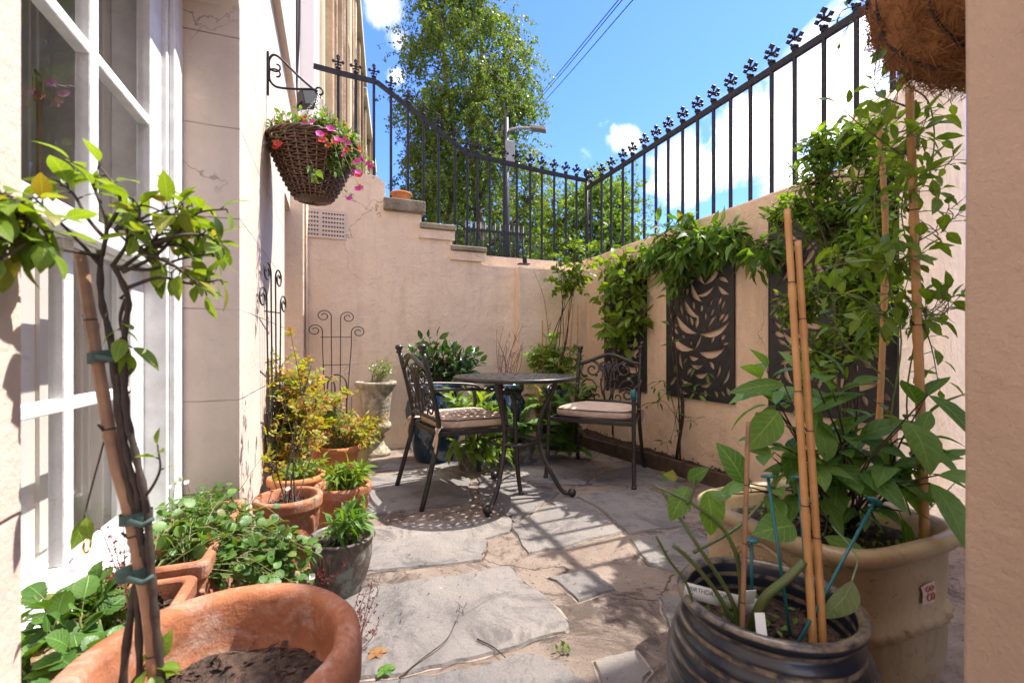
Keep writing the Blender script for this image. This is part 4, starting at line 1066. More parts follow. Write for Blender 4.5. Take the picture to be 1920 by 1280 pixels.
# trough planters in the window recess
def trough(x0, x1, y0, y1, h, label, mat):
    th = thing('terracotta_trough', label, 'trough', ((x0+x1)/2, (y0+y1)/2, 0), 'terracotta troughs under the window')
    mb = MB(); w = .022
    def rr(x0, x1, y0, y1, z, rad=.02, n=4):
        out = []
        for cx, cy, a0 in ((x1-rad, y1-rad, 0), (x0+rad, y1-rad, 90), (x0+rad, y0+rad, 180), (x1-rad, y0+rad, 270)):
            for i in range(n+1): a = R(a0+90*i/n); out.append(V((cx+rad*math.cos(a), cy+rad*math.sin(a), z)))
        return out
    loops = [rr(x0+.03, x1-.03, y0+.03, y1-.03, 0), rr(x0+.008, x1-.008, y0+.008, y1-.008, h-.05), rr(x0, x1, y0, y1, h-.046), rr(x0-.002, x1+.002, y0-.002, y1+.002, h-.008), rr(x0+.004, x1-.004, y0+.004, y1-.004, h),
             rr(x0+w-.004, x1-w+.004, y0+w-.004, y1-w+.004, h), rr(x0+w, x1-w, y0+w, y1-w, h-.006), rr(x0+w+.006, x1-w-.006, y0+w+.006, y1-w-.006, h-.09)]
    n = len(loops[0]); vs = [p for l in loops for p in l]
    fs = [(i*n+k, i*n+(k+1) % n, (i+1)*n+(k+1) % n, (i+1)*n+k) for i in range(len(loops)-1) for k in range(n)]+[tuple(range(n-1, -1, -1)), tuple((len(loops)-1)*n+k for k in range(n))]
    mb.add(vs, fs, 0, False)
    # swag relief on the long right face
    for k in range(4):
        yc = y0+(y1-y0)*(k+.5)/4; L = (y1-y0)/4
        mb.tube([V((x1-.012-.004*abs(t-.5), yc+(t-.5)*L*.9, h-.075-.05*math.sin(PI*t))) for t in [j/10 for j in range(11)]], .008, 6)
        mb.lathe((x1-.012, yc+L*.47, h-.09), [(.004, -.012), (.013, -.004), (.013, .006), (.004, .014)], 8)
    mb.build('body', mat, th, bevel=.004)
    mb = MB(); nx, ny = 8, 16; vs = []
    for i in range(nx+1):
        for j in range(ny+1):
            p = V((x0+w+(x1-x0-2*w)*i/nx, y0+w+(y1-y0-2*w)*j/ny, h-.045)); p.z += noise.noise(p*25)*.014; vs.append(p)
    mb.add(vs, [(i*(ny+1)+j, (i+1)*(ny+1)+j, (i+1)*(ny+1)+j+1, i*(ny+1)+j+1) for i in range(nx) for j in range(ny)], 0, True)
    for _ in range(200): mb.quad(V((rnd(x0+.04, x1-.04), rnd(y0+.04, y1-.04), h-.036)), rvec(), UP+rvec()*.8, rnd(.015, .04), rnd(.008, .018))
    mb.build('soil', M['bark'], th)
    return th
trough(-.50, -.312, 1.385, 1.93, .330, 'long terracotta trough full of trailing ivy leaved plant, by the window reveal', M['terra2'])
trough(-.505, -.325, .93, 1.362, .315, 'half empty terracotta trough under the window, behind the big pot', M['terra2'])
# terracotta group by the house wall
def at(u, Y): k = (u-960)/FP; return W(k*Y, Y, 0)
pA = at(541, 1.815); pot('terracotta_pot', 'tall swirl patterned terracotta pot holding a bare thorny rose, behind the trailing ivy', 'plant pot', pA, ppr(.125, .30, rb=.70, rimh=.05), M['terra2'], .255, .10, 'bark', 96, swirl(11, .007, .03, .235), 'terracotta pots')
pB = at(643, 2.19); pot('terracotta_pot', 'round orange terracotta pot with leaf relief and lance leaved plant, beside the paving', 'plant pot', pB, ppr(.130, .235, rb=.80, rimh=.045), M['terra'], .20, .105, 'soil', 96, swirl(9, .007, .02, .18, 14), 'terracotta pots')
pC = at(556, 2.30); pot('terracotta_pot', 'wide low terracotta bowl with fresh green leaves, next to the house wall', 'plant pot', pC, potprof(.135, .25, rb=.7), M['terra3'], .215, .11, 'soil', 48, group='terracotta pots')
pD = at(637, 2.90); pot('terracotta_pot', 'sunny orange terracotta pot showing bare soil, in front of the striped pot', 'plant pot', pD, potprof(.128, .27, rb=.72), M['terra3'], .235, .105, 'bark', 48, group='terracotta pots')
pE = at(626, 3.12); pot('terracotta_pot', 'small terracotta pot squeezed between other pots under the arched support', 'plant pot', pE, potprof(.115, .31, rb=.72), M['terra3'], .27, .09, 'soil', 48, group='terracotta pots')
pF = at(608, 3.40); pot('terracotta_pot', 'rearmost terracotta pot at the foot of the back wall trellis', 'plant pot', pF, potprof(.125, .33, rb=.72), M['terra'], .29, .1, 'soil', 48, group='terracotta pots')
pI = at(530, 2.62); pot('terracotta_pot', 'terracotta pot against the wall at the foot of the leaning trellis', 'plant pot', pI, potprof(.12, .26, rb=.72), M['terra2'], .22, .095, 'soil', 48, group='terracotta pots')
pG = at(640, 1.66); pot('mottled_pot', 'dark mottled stoneware pot with sage like leaves, at the edge of the paving', 'plant pot', pG, potprof(.118, .205, rb=.66, rim=.016, rimh=.012, belly=.012), M['mottle'], .175, .10, 'soil', 56)
pH = at(672, 3.36); pot('striped_pot', 'small pot with cream and dark rings in front of the urn', 'plant pot', pH, [(.055, 0)]+[(.058+.034*t/14+(.003 if t % 2 else -.001), .20*t/14) for t in range(1, 14)]+[(.093, .2), (.095, .208), (.086, .208), (.082, .18), (.07, .15)], M['ringpot'], .185, .08, 'soil', 40)
# stone urn
pU = at(705, 3.80)
ur = [(.115, 0), (.115, .035), (.10, .04), (.098, .06), (.085, .066), (.072, .09), (.06, .125), (.064, .14), (.078, .150), (.06, .162), (.072, .185), (.108, .21), (.122, .245), (.118, .265), (.104, .28), (.108, .31), (.118, .42), (.132, .52), (.142, .555), (.160, .575), (.168, .59), (.17, .605), (.162, .615), (.148, .61), (.138, .595), (.13, .56), (.11, .52)]
pot('stone_urn', 'weathered pale stone urn on a pedestal foot by the back wall', 'urn', pU, ur, M['stone'], .575, .137, 'soil', 56, lambda r, z, th: r+(.004*abs(math.sin(th*7)) if .19 < z < .27 else 0))
# glazed pots along the back wall
pK = at(815, 3.62)
gp = [(.14, 0), (.15, .01), (.185, .12), (.225, .28), (.235, .40), (.222, .47), (.19, .515), (.182, .53), (.20, .545), (.214, .56), (.216, .60), (.21, .618), (.198, .62), (.188, .60), (.18, .54), (.17, .48)]
pot('glazed_pot', 'tall deep blue glazed pot with brown rim holding a camellia, behind the side-on chair', 'plant pot', pK, gp, M['bluepot'], .56, .182, 'soil', 64, group='dark glazed pots')
pL = at(945, 3.86); pot('glazed_pot', 'blackish green glazed pot under the table edge, in front of the back wall', 'plant pot', pL, [(r*.80, z*.96) for r, z in gp], M['greenpot'], .54, .15, 'soil', 56, group='dark glazed pots')
pM = at(1040, 4.08); pot('glazed_pot', 'dark glazed pot in the far corner behind the ferns, below the tall rose', 'plant pot', pM, [(r*.75, z*.86) for r, z in gp], M['greenpot'], .48, .14, 'soil', 56, group='dark glazed pots')
pN = at(882, 3.34); pot('brown_pot', 'low brown pot overflowing with drooping pale green leaves, behind the chair legs', 'plant pot', pN, potprof(.12, .17, rb=.75), M['mottle'], .14, .1, 'soil', 40)
pO = at(975, 3.55); pot('fern_pot', 'dark low pot of ferns behind the table legs', 'plant pot', pO, potprof(.13, .18, rb=.75), M['mottle'], .15, .105, 'soil', 40)
pQ = at(770, 4.02); 
# terracotta dish on the steps
pS = on_y(752, 372, YB+.10); pS.z = z1+.003
pot('terracotta_dish', 'terracotta dish of weeds on the top stone tread behind the railing bars', 'plant pot', pS, potprof(.10, .085, rb=.7, rimh=.02), M['terra3'], .065, .08, 'soil', 32)
# navy ridged pot
pV = W(.535, .958, 0)
nv = [(.13, 0), (.135, .006)]
for i in range(1, 40):
    t = i/40; z = .006+.335*t; nv.append((.135+.068*math.sin(PI*(t*.86+.02))**.8-.012*t+.0035*math.sin(2*PI*z/.030-1.57), z))
nv += [(.171, .345), (.176, .352), (.177, .362), (.170, .368), (.160, .366), (.153, .355), (.152, .30), (.145, .24)]
pot('ridged_pot', 'navy ridged glazed pot in the right foreground with rose canes and plant labels', 'plant pot', pV, nv, M['navy'], .285, .152, 'bark', 96)
# cream planter (rounded square)
pW = W(.875, 1.31, 0)
cr_ = [(.205, 0), (.222, .01), (.238, .10), (.240, .195), (.244, .20), (.247, .212), (.244, .224), (.236, .228), (.240, .30), (.240, .372), (.246, .378), (.258, .388), (.266, .402), (.264, .416), (.254, .424), (.238, .424), (.228, .415), (.222, .39), (.215, .33), (.2, .28)]
ang = .12
def rope(r, z, th): return r+(.006*math.sin(th*46+z*220) if .198 < z < .227 else 0)
cp = pot('cream_planter', 'large cream glazed square planter with rope band and crest, behind the ridged pot', 'plant pot', pW, cr_, M['creampot'], .365, .218, 'soil', 120, rope, sq=4.2)
cp.rotation_euler.z = 0
# crest relief on the left face of the planter
fx = pW.x-.2415; 
mb = MB()
def cf(a, b): return V((fx-.001, pW.y-.028+a*1.1, .318+b*1.1))
for s in (-1, 1):
    mb.tube([cf(s*x, y) for x, y in spiral(.05, .0, .008, .028, 360, -20, 20)+[(.04, .035), (.0, .045)]], .0065, 6)
    mb.tube([cf(s*x, y) for x, y in [(.0, -.04), (.03, -.038), (.06, -.03), (.085, -.005)]], .006, 6)
for k in range(7):
    a = PI*(.1+.8*k/6); mb.tube([cf(0, -.02), cf(.030*math.cos(a), -.02+.035*math.sin(a))], [.003, .006], 6)
mb.build('crest', M['creampot'], cp)
# worn paper sticker with faint red print
mb = MB(); c = on_y(1730, 1105, pW.y-.2415) if False else None
sy = pW.y-.2415
def stp(a, b): return V((pW.x+.045+a, sy-.004+ .35*max(0, a)**2*10*.1, .292+b))
mb = MB(); pts = [(-.026, -.022), (.02, -.026), (.028, -.004), (.024, .026), (-.01, .024), (-.03, .020), (-.022, .0)]
mb.sheet(pts, [], lambda a, b: stp(a, b), (0, .0012, 0)); sk = mb.build('sticker', simple('worn paper', (.60, .48, .38), (.5, .36, .27), 60, .8), cp)
mb = MB()
for (a, b, w, h_) in ((-.006, .012, .007, .006), (.010, .013, .006, .006), (.001, -.008, .009, .008), (.016, -.008, .005, .008)):
    mb.tube([stp(a+w*math.cos(2*PI*k/12), b+h_*math.sin(2*PI*k/12))-V((0, .0012, 0)) for k in range(12)], .0016, 4, closed=True)
mb.build('print', simple('faded red ink', (.42, .12, .08)), sk)

# ---- coir hanging basket, top right
cb = W(1.025, .93, 1.68)
ch_ = thing('coir_basket', 'coir lined wire hanging basket with loose brown fibres at the top right', 'basket', tuple(cb-V((0, 0, .2))))
mb = MB(); RB = .228
pr = [(RB*math.cos(R(a)), RB*.95*math.sin(R(a))) for a in range(-88, 6, 8)]
def lump(r, z, th): return r*(1+.11*noise.noise(V((math.cos(th)*2.4, math.sin(th)*2.4, z*14)))+.05*noise.noise(V((math.cos(th)*7, math.sin(th)*7, z*40))))
mb.lathe(cb, pr, 48, mod=lump)
for _ in range(3200):
    th = rnd(0, 2*PI); al = R(rnd(-85, 5)); p = cb+V((RB*math.cos(al)*math.cos(th), RB*math.cos(al)*math.sin(th), RB*.95*math.sin(al)))
    nn = (p-cb).normalized(); tg = nn.cross(rvec()).normalized(); L = rnd(.025, .085); 
    mb.tube([p-nn*.003, p+tg*L*.5+nn*rnd(.002, .018), p+tg*L+nn*rnd(-.004, .03)+V((0, 0, -rnd(0, .015)))], [.0011, .0005], 3, caps=False)
mb.build('coir_liner', M['coir'], ch_)
for k in range(10):
    th = 2*PI*k/10; mb = MB(); mb.tube([cb+V(((RB+.006)*math.cos(R(a))*math.cos(th+.25*math.sin(R(a*2))), (RB+.006)*math.cos(R(a))*math.sin(th+.25*math.sin(R(a*2))), (RB*.95+.006)*math.sin(R(a)))) for a in range(-85, 3, 6)], .0035, 6); mb.build('wire', M['wire'], ch_)
mb = MB(); mb.tube([cb+V(((RB+.008)*math.cos(2*PI*k/48), (RB+.008)*math.sin(2*PI*k/48), .004)) for k in range(48)], .005, 6, closed=True); mb.build('rim', M['wire'], ch_)
mb = MB(); tpp = cb+V((0, 0, .5))
for k in range(3):
    th = 2*PI*k/3; mb = MB(); mb.tube([cb+V((RB*math.cos(th), RB*math.sin(th), .004)), tpp], .003, 5); mb.build('chain', M['steel'], ch_)
mb = MB(); mb.tube(smooth([V((.852, .36, tpp.z+.02)), V((1.0, .6, tpp.z+.06)), tpp+V((0, 0, .05)), tpp]), .007, 6); mb.build('basket_hook', M['iron'], None, 'black iron hook arm from the door jamb holding the coir basket', 'bracket')
# ================================================================ PLANTS
OVAL = [(0, 0), (.18, .30), (.45, .5), (.75, .34), (1, 0)]
LANCE = [(0, 0), (.3, .42), (.6, .40), (1, 0)]
ROUND = [(0, .12), (.2, .5), (.5, .56), (.8, .42), (1, .0)]
HEART = [(0, .1), (.12, .42), (.38, .5), (.7, .30), (1, 0)]
OVAL8 = [(0, 0), (.08, .17), (.2, .35), (.35, .47), (.5, .5), (.65, .44), (.8, .30), (.92, .13), (1, 0)]
SCAL = [(0, 0), (.08, .30), (.18, .47), (.28, .43), (.40, .55), (.50, .50), (.62, .52), (.72, .42), (.82, .38), (.91, .22), (1, 0)]
DIA = [(0, 0), (.45, .5), (1, 0)]
ROUND[0] = (0, 0)
HEART[0] = (0, 0)
def spec(L, W=.5, prof=OVAL, fold=.25, droop=.35, up=.6, out=.9, tang=.5, pet=.25, comp=0, mi=0, zb=0.0):
    return dict(L=L, W=W, prof=prof, fold=fold, droop=droop, up=up, out=out, tang=tang, pet=pet, comp=comp, mi=mi, zb=zb)
def put_leaf(mbS, mbL, p, d, sp, stemr=.0012):
    L = rnd(*sp['L'])*random.choice((.7, .9, 1, 1, 1.08)); n = (UP*sp['up']+rvec()*.55).normalized()
    d = V(d).normalized(); base = p+d*L*sp['pet']
    if sp['pet'] > .05 and mbS is not None: mbS.tube([p, base], stemr, 3, caps=False)
    if sp['comp']:
        k = sp['comp']; ax = d; end = base+ax*L*1.5-UP*L*.25
        if mbS is not None: mbS.tube([base, (base+end)/2+UP*L*.06, end], stemr*.8, 3, caps=False)
        side = ax.cross(n).normalized()
        for i in range(k):
            t = (i+1)/k; q = base.lerp(end, t)
            for s in (-1, 1): mbL.leaf(q, ax*.55+side*s*.9, n+rvec()*.3, L*rnd(.75, 1), L*sp['W'], sp['prof'], sp['fold'], sp['droop']*rnd(.4, 1.4), sp['mi'])
        mbL.leaf(end, ax, n+rvec()*.3, L, L*sp['W'], sp['prof'], sp['fold'], sp['droop'], sp['mi'])
    else:
        mbL.leaf(base, d, n, L, L*sp['W']*rnd(.85, 1.15), sp['prof'], sp['fold'], sp['droop']*rnd(.3, 1.5), sp['mi'])
def grow(mbS, mbL, pts, r0, r1, sp=None, n=8, start=.25, k=5, tip=True):
    q = smooth(pts, k); N = len(q)
    if mbS is not None: mbS.tube(q, [r0+(r1-r0)*i/(N-1) for i in range(N)], 5)
    if sp is None: return
    ang = rnd(0, 6.28)
    for i in range(n):
        t = start+(1-start)*(i+rnd(.1, .9))/n; f = t*(N-1); j = min(int(f), N-2)
        p = q[j].lerp(q[j+1], f-j); tg = (q[j+1]-q[j]).normalized()
        a = tg.orthogonal().normalized(); b = tg.cross(a); ang += 2.4
        out = a*math.cos(ang)+b*math.sin(ang)
        d = out*sp['out']+tg*sp['tang']+rvec()*.25+UP*sp['zb']
        put_leaf(mbS, mbL, p, d, sp)
    if tip: put_leaf(mbS, mbL, q[-1], (q[-1]-q[-2])+UP*sp['zb']*.5, sp)
def ell(c, r):
    while True:
        x, y, z = rnd(-1, 1), rnd(-1, 1), rnd(-1, 1)
        if x*x+y*y+z*z < 1: return c+CR*x*r[0]+CF*y*r[1]+UP*z*r[2]
def B(u, v, Y, ru, rv, rY=None):
    s = Y/FP; return (P(u, v, Y), (ru*s, (rY if rY is not None else (ru+rv)/2*s), rv*s))
def twigs(mbS, mbL, bases, blobs, n, sp, leaves=8, r=(.004, .0015), sag=.0, start=.3, jit=.04):
    tot = [b[1][0]*b[1][2] for b in blobs]
    for _ in range(n):
        b = random.choices(blobs, tot)[0]; t = ell(*b)
        base = random.choice(bases) if not callable(bases) else bases(t)
        L = (t-base).length
        m1 = base.lerp(t, .4)+UP*L*rnd(.02, .15)+rvec()*jit; m2 = base.lerp(t, .75)+UP*L*rnd(-.02, .12)+rvec()*jit-UP*sag*L*.2
        grow(mbS, mbL, [base, m1, m2, t-UP*sag*L*.4], r[0], r[1], sp, leaves, start)
def near(bl, up=.0):
    """start a twig a little away from the middle of the nearest clump"""
    def f(t):
        c = min(bl, key=lambda b: (b[0]-t).length)
        return c[0].lerp(t, rnd(-.2, .2))-UP*up
    return f
def bloom(th, lst, mat, k=10):
    for p, n, r in lst:
        f = MB(); f.flower(p, n, r, 0, k); f.build('flower', M[mat], th)
def plant(name, label, cat, loc, group=None): return thing(name, label, cat, tuple(loc), group)
def fin(th, mbS, mbL, ms, ml, stem='stems', leaf='foliage'):
    if mbS and mbS.v: mbS.build(stem, ms, th)
    if mbL and mbL.v: mbL.build(leaf, ml, th)

# ---- standard shrub in the big pot
Y0 = .60
base = P(290, 1385, Y0)
th = plant('standard_shrub', 'bare stemmed standard shrub with a bright leafy head, tied to a cane in the foreground', 'shrub', base)
s, l = MB(), MB(); sp = spec((.025, .042), .54, OVAL8, .2, .35, 1.5, .9, .5, .2, zb=-.05)
def pl(*q, Y=Y0): return [P(u, v, Y+(q_[0] if q_ else 0)) for u, v, *q_ in q]
stems = [
 (pl((228, 1390), (232, 1260), (250, 1120), (262, 1060), (262, 1000), (248, 940), (232, 860), (220, 760), (208, 640), (190, 560), (188, 470)), .0052, .0038),
 (pl((305, 1390), (300, 1250), (290, 1150), (283, 1060), (274, 950), (256, 860), (238, 780), (233, 700), (234, 620), (240, 560), (215, 500)), .0056, .0036),
 (pl((262, 1390), (262, 1250), (258, 1120), (262, 1020), (258, 930), (240, 860), (226, 770), (220, 700)), .0045, .0035),
 (pl((290, 1390), (292, 1290), (290, 1200), (276, 1100), (268, 1020)), .0045, .0035)]
for q, a, b in stems:
    n = len(q)*5; qq = smooth(q, 6); s.tube(qq, [a+(b-a)*i/(len(qq)-1)+.0008*math.sin(i*1.7) for i in range(len(qq))], 8)
br_ = [
 pl((190, 500), (150, 455, -.02), (95, 400, -.07), (60, 368, -.11)), pl((188, 480), (120, 468, -.05), (50, 455, -.11), (-30, 440, -.14)),
 pl((60, 368, -.11), (20, 385, -.13), (-30, 410, -.15)), pl((50, 455, -.11), (20, 475, -.13), (-25, 490, -.14)),
 pl((192, 480), (200, 420), (180, 360), (160, 318), (120, 300)), pl((210, 500), (240, 455), (262, 400), (250, 370)),
 pl((230, 510), (290, 480), (330, 440, .02), (370, 400, .03), (425, 392, .04)), pl((236, 540), (300, 520), (360, 532, .02), (415, 524, .04)),
 pl((225, 505), (270, 470), (300, 430), (312, 385)), pl((215, 500), (280, 505), (340, 485, .03), (400, 475, .05)),
 pl((200, 430), (225, 385), (215, 350), (185, 310)), pl((236, 560), (225, 600), (238, 650)), pl((262, 470), (330, 500), (385, 545, .02)),
 pl((200, 450), (165, 410), (135, 360), (100, 335)), pl((280, 460), (345, 440), (395, 445, .06), (420, 470, .06))]
for i, q in enumerate(br_):
    grow(s, l, q, .0028, .0011, sp, 6 if i not in (1, 10) else 4, .5)
tw = [B(240, 350, .61, 60, 45, .05), B(300, 430, .63, 70, 50, .06), B(370, 420, .64, 55, 50, .06), B(350, 500, .63, 55, 40, .05), B(170, 320, .61, 40, 25, .04), B(215, 400, .60, 40, 40, .04)]
twigs(s, l, pl((60, 400, -.11)), [B(25, 400, .49, 38, 25, .03), B(40, 455, .49, 45, 22, .03), B(0, 380, .47, 20, 20, .02)], 12, sp, 4, (.0016, .0007), 0, .5, .008)
twigs(s, l, pl((235, 470), (290, 465), (215, 430)), tw[1:4], 16, sp, 4, (.0018, .0008), 0, .6, .01)
grow(s, l, pl((258, 940), (280, 920), (300, 880), (296, 840)), .0025, .001, spec((.02, .03), .5), 3, .6)
grow(s, l, pl((240, 1290), (262, 1260), (290, 1252)), .002, .001, spec((.035, .045), .6), 8, .3)
grow(s, l, pl((205, 790), (170, 920), (160, 960)), .0012, .001, spec((.03, .05), .5), 1, .9)
for (u, v) in ((236, 742), (222, 640), (248, 840), (240, 700), (280, 980), (226, 560)): s.tube(pl((u, v), (u+9, v-10)), [.0022, .0008], 5)
fin(th, s, l, M['stem'], M['L_bright'])
def cane(pts, r, label, mat='cane', group=None, nodes=(.2, .45, .7)):
    q = [V(p) for p in pts]; N = 40; mb = MB(); path = [q[0].lerp(q[-1], i/N) for i in range(N+1)] if len(q) == 2 else smooth(q, 12)
    n = len(path); rr = [r*(1-.12*i/n)*(1+.02*math.sin(i*1.3)) for i in range(n)]
    for t in nodes:
        k = int(t*(n-1)); rr[k] *= 1.22
        if k+1 < n: rr[k+1] *= .95
    mb.tube(path, rr, 10)
    for t in nodes:
        k = min(int(t*(n-1))+1, n-2); dq = (path[k+1]-path[k]).normalized(); c_ = path[k]; mb.tube([c_-dq*.0012, c_+dq*.0012], [rr[k]*1.12, rr[k]*1.10], 10, 1, False)
        e_ = dq.orthogonal().normalized(); e_ = Matrix.Rotation(rnd(0, 6.28), 3, dq) @ e_; mb.tube([c_+e_*r*.8, c_+e_*r*1.5+dq*r*1.1], [r*.3, r*.2], 5, 1)
    mb.build('bamboo_cane', [M[mat], M['stem']], None, label, 'cane', group)
cane(pl((300, 1390), (282, 1180), (262, 1060), (240, 950), (215, 860), (190, 720), (170, 600), (150, 472)), .0078, 'weathered cane staking the shrub in the big foreground pot', 'cane_old', None, (.1, .35, .62, .85))
for (u, v, hw, lab) in ((198, 668, 34, 'topmost green tie around the foreground shrub stems'), (255, 968, 32, 'middle green tie around the foreground shrub stems'), (252, 1072, 36, 'lowest green tie around the foreground shrub stems')):
    mb = MB(); c = P(u, v, Y0+.002); w = hw*.85*Y0/FP; n = 24; rows = []
    for z in (-.007, -.006, .006, .007):
        rows.append([c+CR*w*math.cos(2*PI*k/n)+CF*.016*math.sin(2*PI*k/n)+UP*(z+.15*w*math.cos(2*PI*k/n)) for k in range(n)])
    mb.add([p for r_ in rows for p in r_], [(i*n+k, i*n+(k+1) % n, (i+1)*n+(k+1) % n, (i+1)*n+k) for i in range(3) for k in range(n)], 0, True)
    mb.tube([c+CR*w*.3-CF*.018, c+CR*(w+.006)-CF*.02-UP*.004, c+CR*(w+.016)-CF*.016+UP*.003], [.004, .003], 5)
    mb.build('plant_tie', M['tie'], None, lab, 'tie', 'green ties on the foreground shrub')

# ---- trough plants
th = plant('pelargonium', 'round leaved green plant in the half empty trough, bottom left', 'plant', (-.42, 1.03, .27)); s, l = MB(), MB()
sp = spec((.026, .044), .92, SCAL, .18, .3, 1.3, .9, .3, .6)
bl = [B(110, 1150, .86, 65, 40, .08), B(150, 1220, .80, 80, 50, .07), B(70, 1230, .80, 40, 50, .06), B(190, 1160, .90, 35, 35, .06)]
twigs(s, l, [V((-.42, 1.0, .27)), V((-.40, 1.06, .27)), V((-.45, 1.04, .27))], bl, 48, sp, 4, (.004, .002), 0, .6, .01)
fin(th, s, l, M['gstem'], M['L_ivy'])
th = plant('trailing_geranium', 'dense trailing ivy leaved plant with small white flowers spilling from the long trough', 'plant', (-.41, 1.6, .28)); s, l, flist = MB(), MB(), []
sp = spec((.016, .036), .9, SCAL, .15, .3, .9, .9, .4, .5)
bl = [B(370, 930, 1.62, 70, 25, .08), B(400, 985, 1.46, 90, 40, .09), B(470, 1000, 1.42, 80, 50, .09), B(350, 990, 1.42, 50, 35, .06), B(500, 1060, 1.38, 60, 45, .06), B(440, 930, 1.65, 40, 30, .06), B(540, 990, 1.45, 35, 40, .05)]
bs = [V((rnd(-.46, -.34), rnd(1.42, 1.88), .29)) for _ in range(14)]
bl += [B(520, 1040, 1.36, 50, 45, .07), B(560, 1010, 1.45, 35, 40, .06), B(545, 1090, 1.36, 35, 30, .05)]
twigs(s, l, bs, bl, 170, sp, 10, (.0016, .0008), .5, .08, .03)
bl = [B(330, 965, 1.5, 40, 30, .08), B(370, 1010, 1.40, 50, 25, .07), B(300, 1000, 1.35, 25, 25, .05)]
twigs(s, l, bs, bl, 40, sp, 8, (.0016, .0008), .3, .1, .03)
for u, v, Y in ((328, 905, 1.55), (338, 898, 1.56), (350, 903, 1.56), (318, 912, 1.5), (446, 1065, 1.3), (460, 1040, 1.3), (420, 1085, 1.28), (540, 915, 1.5), (590, 935, 1.5), (598, 1030, 1.3), (558, 1075, 1.3), (585, 1080, 1.28)):
    p = P(u, v, Y); flist.append((p, UP*.5-CF*.8+rvec()*.4, .010)); s.tube([p-UP*.04+rvec()*.01, p], .0008, 3)
fin(th, s, l, M['gstem'], M['L_ivy']); bloom(th, flist, 'whitep', 8)
# red seeded weeds
def seedy(label, bases, tips, Y, n):
    th = plant('red_seeded_weed', label, 'weed', bases[0], 'weeds with dark red seed heads'); s, l = MB(), MB()
    for (u, v) in tips:
        b = random.choice(bases); t = P(u, v, Y+rnd(-.03, .03)); m = b.lerp(t, .5)+rvec()*.012; q = smooth([b, m, t], 6); s.tube(q, [.0013, .0007], 4)
        for _ in range(n):
            k = rnd(.55, 1); i = int(k*(len(q)-1)); p = q[i]+rvec()*.008; s.tube([q[i], p], .0005, 3, caps=False); s.leaf(p, UP+rvec(), rvec(), rnd(.006, .011), .005, DIA, .4, .2, 1)
    s.build('seed_stalks', [simple('red stem', (.16, .05, .04)), M['redseed']], th)
seedy('weed with dark red seed heads growing from the paving beside the big pot', [G(652, 1215), G(668, 1225)], [(700, 1075), (712, 1100), (690, 1100), (708, 1130), (685, 1130), (695, 1160), (680, 1085), (705, 1180), (675, 1140), (712, 1160)], 1.36, 16)
seedy('weed with dark red seed heads against the white window sill', [V((-.36, 1.1, .27)), V((-.38, 1.14, .27))], [(185, 978), (205, 990), (222, 1000), (195, 1035), (215, 1050), (200, 1065), (232, 985)], .93, 12)
seedy('weed with dark red seed heads in front of the mottled stoneware pot', [G(600, 1120), G(610, 1130)], [(605, 1040), (592, 1050), (618, 1046), (612, 1080), (600, 1070), (650, 1050)], 1.45, 10)

# ---- pots along the house wall
def potplant(name, label, cat, c, z, bl, sp, n, leaves, ml, ms='gstem', r=(.0025, .001), sag=.1, start=.35, spread=.05, flowers=None, group=None, jit=.02):
    th = plant(name, label, cat, V(c)+V((0, 0, z)), group); s, l = MB(), MB()
    bs = [V(c)+V((rnd(-spread, spread), rnd(-spread, spread), z)) for _ in range(8)]
    twigs(s, l, bs, bl, n, sp, leaves, r, sag, start, jit); fin(th, s, l, M[ms], M[ml])
    if flowers:
        bloom(th, [(ell(*random.choice(bl)), UP+rvec()*.7-CF*.4, flowers[1]) for _ in range(flowers[0])], flowers[2], 8)
    return th
potplant('lance_leaved_plant', 'fresh green lance leaved plant filling the round terracotta pot', 'plant', pB, .2, [B(645, 885, 2.17, 45, 22, .08)], spec((.05, .08), .26, LANCE, .3, .5, .5, .9, .6, .05), 30, 8, 'L_lime', start=.3)
potplant('sage_plant', 'small sage like plant with pale leaves in the mottled pot', 'plant', pG, .17, [B(645, 975, 1.62, 45, 22, .06), B(675, 950, 1.66, 22, 20, .04)], spec((.04, .065), .36, LANCE, .25, .4, .7, .9, .5, .1), 20, 8, 'L_mid', start=.4)
potplant('leafy_seedlings', 'fresh seedlings in the wide terracotta bowl by the house wall', 'plant', pC, .21, [B(580, 875, 2.3, 40, 18, .1), B(540, 885, 2.25, 25, 15, .05)], spec((.035, .05), .4, LANCE, .3, .3, .6, .9, .6, .1), 26, 6, 'L_lime', start=.3)
# thorny rose, bare, in the swirl pot
th = plant('thorny_rose', 'nearly bare thorny rose rising from the tall swirl patterned pot', 'rose', V(pA)+V((0, 0, .25))); s, l = MB(), MB()
for tgt in ((520, 700), (548, 640), (530, 760), (500, 820), (560, 720), (575, 820), (515, 870), (590, 760)):
    b = V(pA)+V((rnd(-.03, .03), rnd(-.03, .03), .25)); t_ = P(tgt[0], tgt[1], 1.9+rnd(-.05, .2)); q = [b, b.lerp(t_, .35)+rvec()*.03, b.lerp(t_, .7)+rvec()*.04, t_]
    grow(s, l, q, .003, .0012, spec((.02, .032), .55, OVAL, .2, .3, .6, .9, .5, .4, 2), 4, .6)
fin(th, s, l, M['stem'], M['L_gold'])
bl = [B(535, 690, 2.55, 45, 50, .12), B(560, 740, 2.5, 45, 50, .12), B(520, 720, 2.5, 30, 50, .08), B(545, 810, 2.4, 50, 45, .1), B(575, 690, 2.6, 25, 25, .06)]
potplant('climbing_rose', 'yellow green climbing rose with amber tips on the leaning wall trellis', 'rose', pI, .22, bl, spec((.026, .042), .6, OVAL, .15, .3, .8, .9, .5, .3, 2), 62, 6, 'L_rose', 'rose_stem', (.004, .0015), .1, .4, .05, None, None, .05)
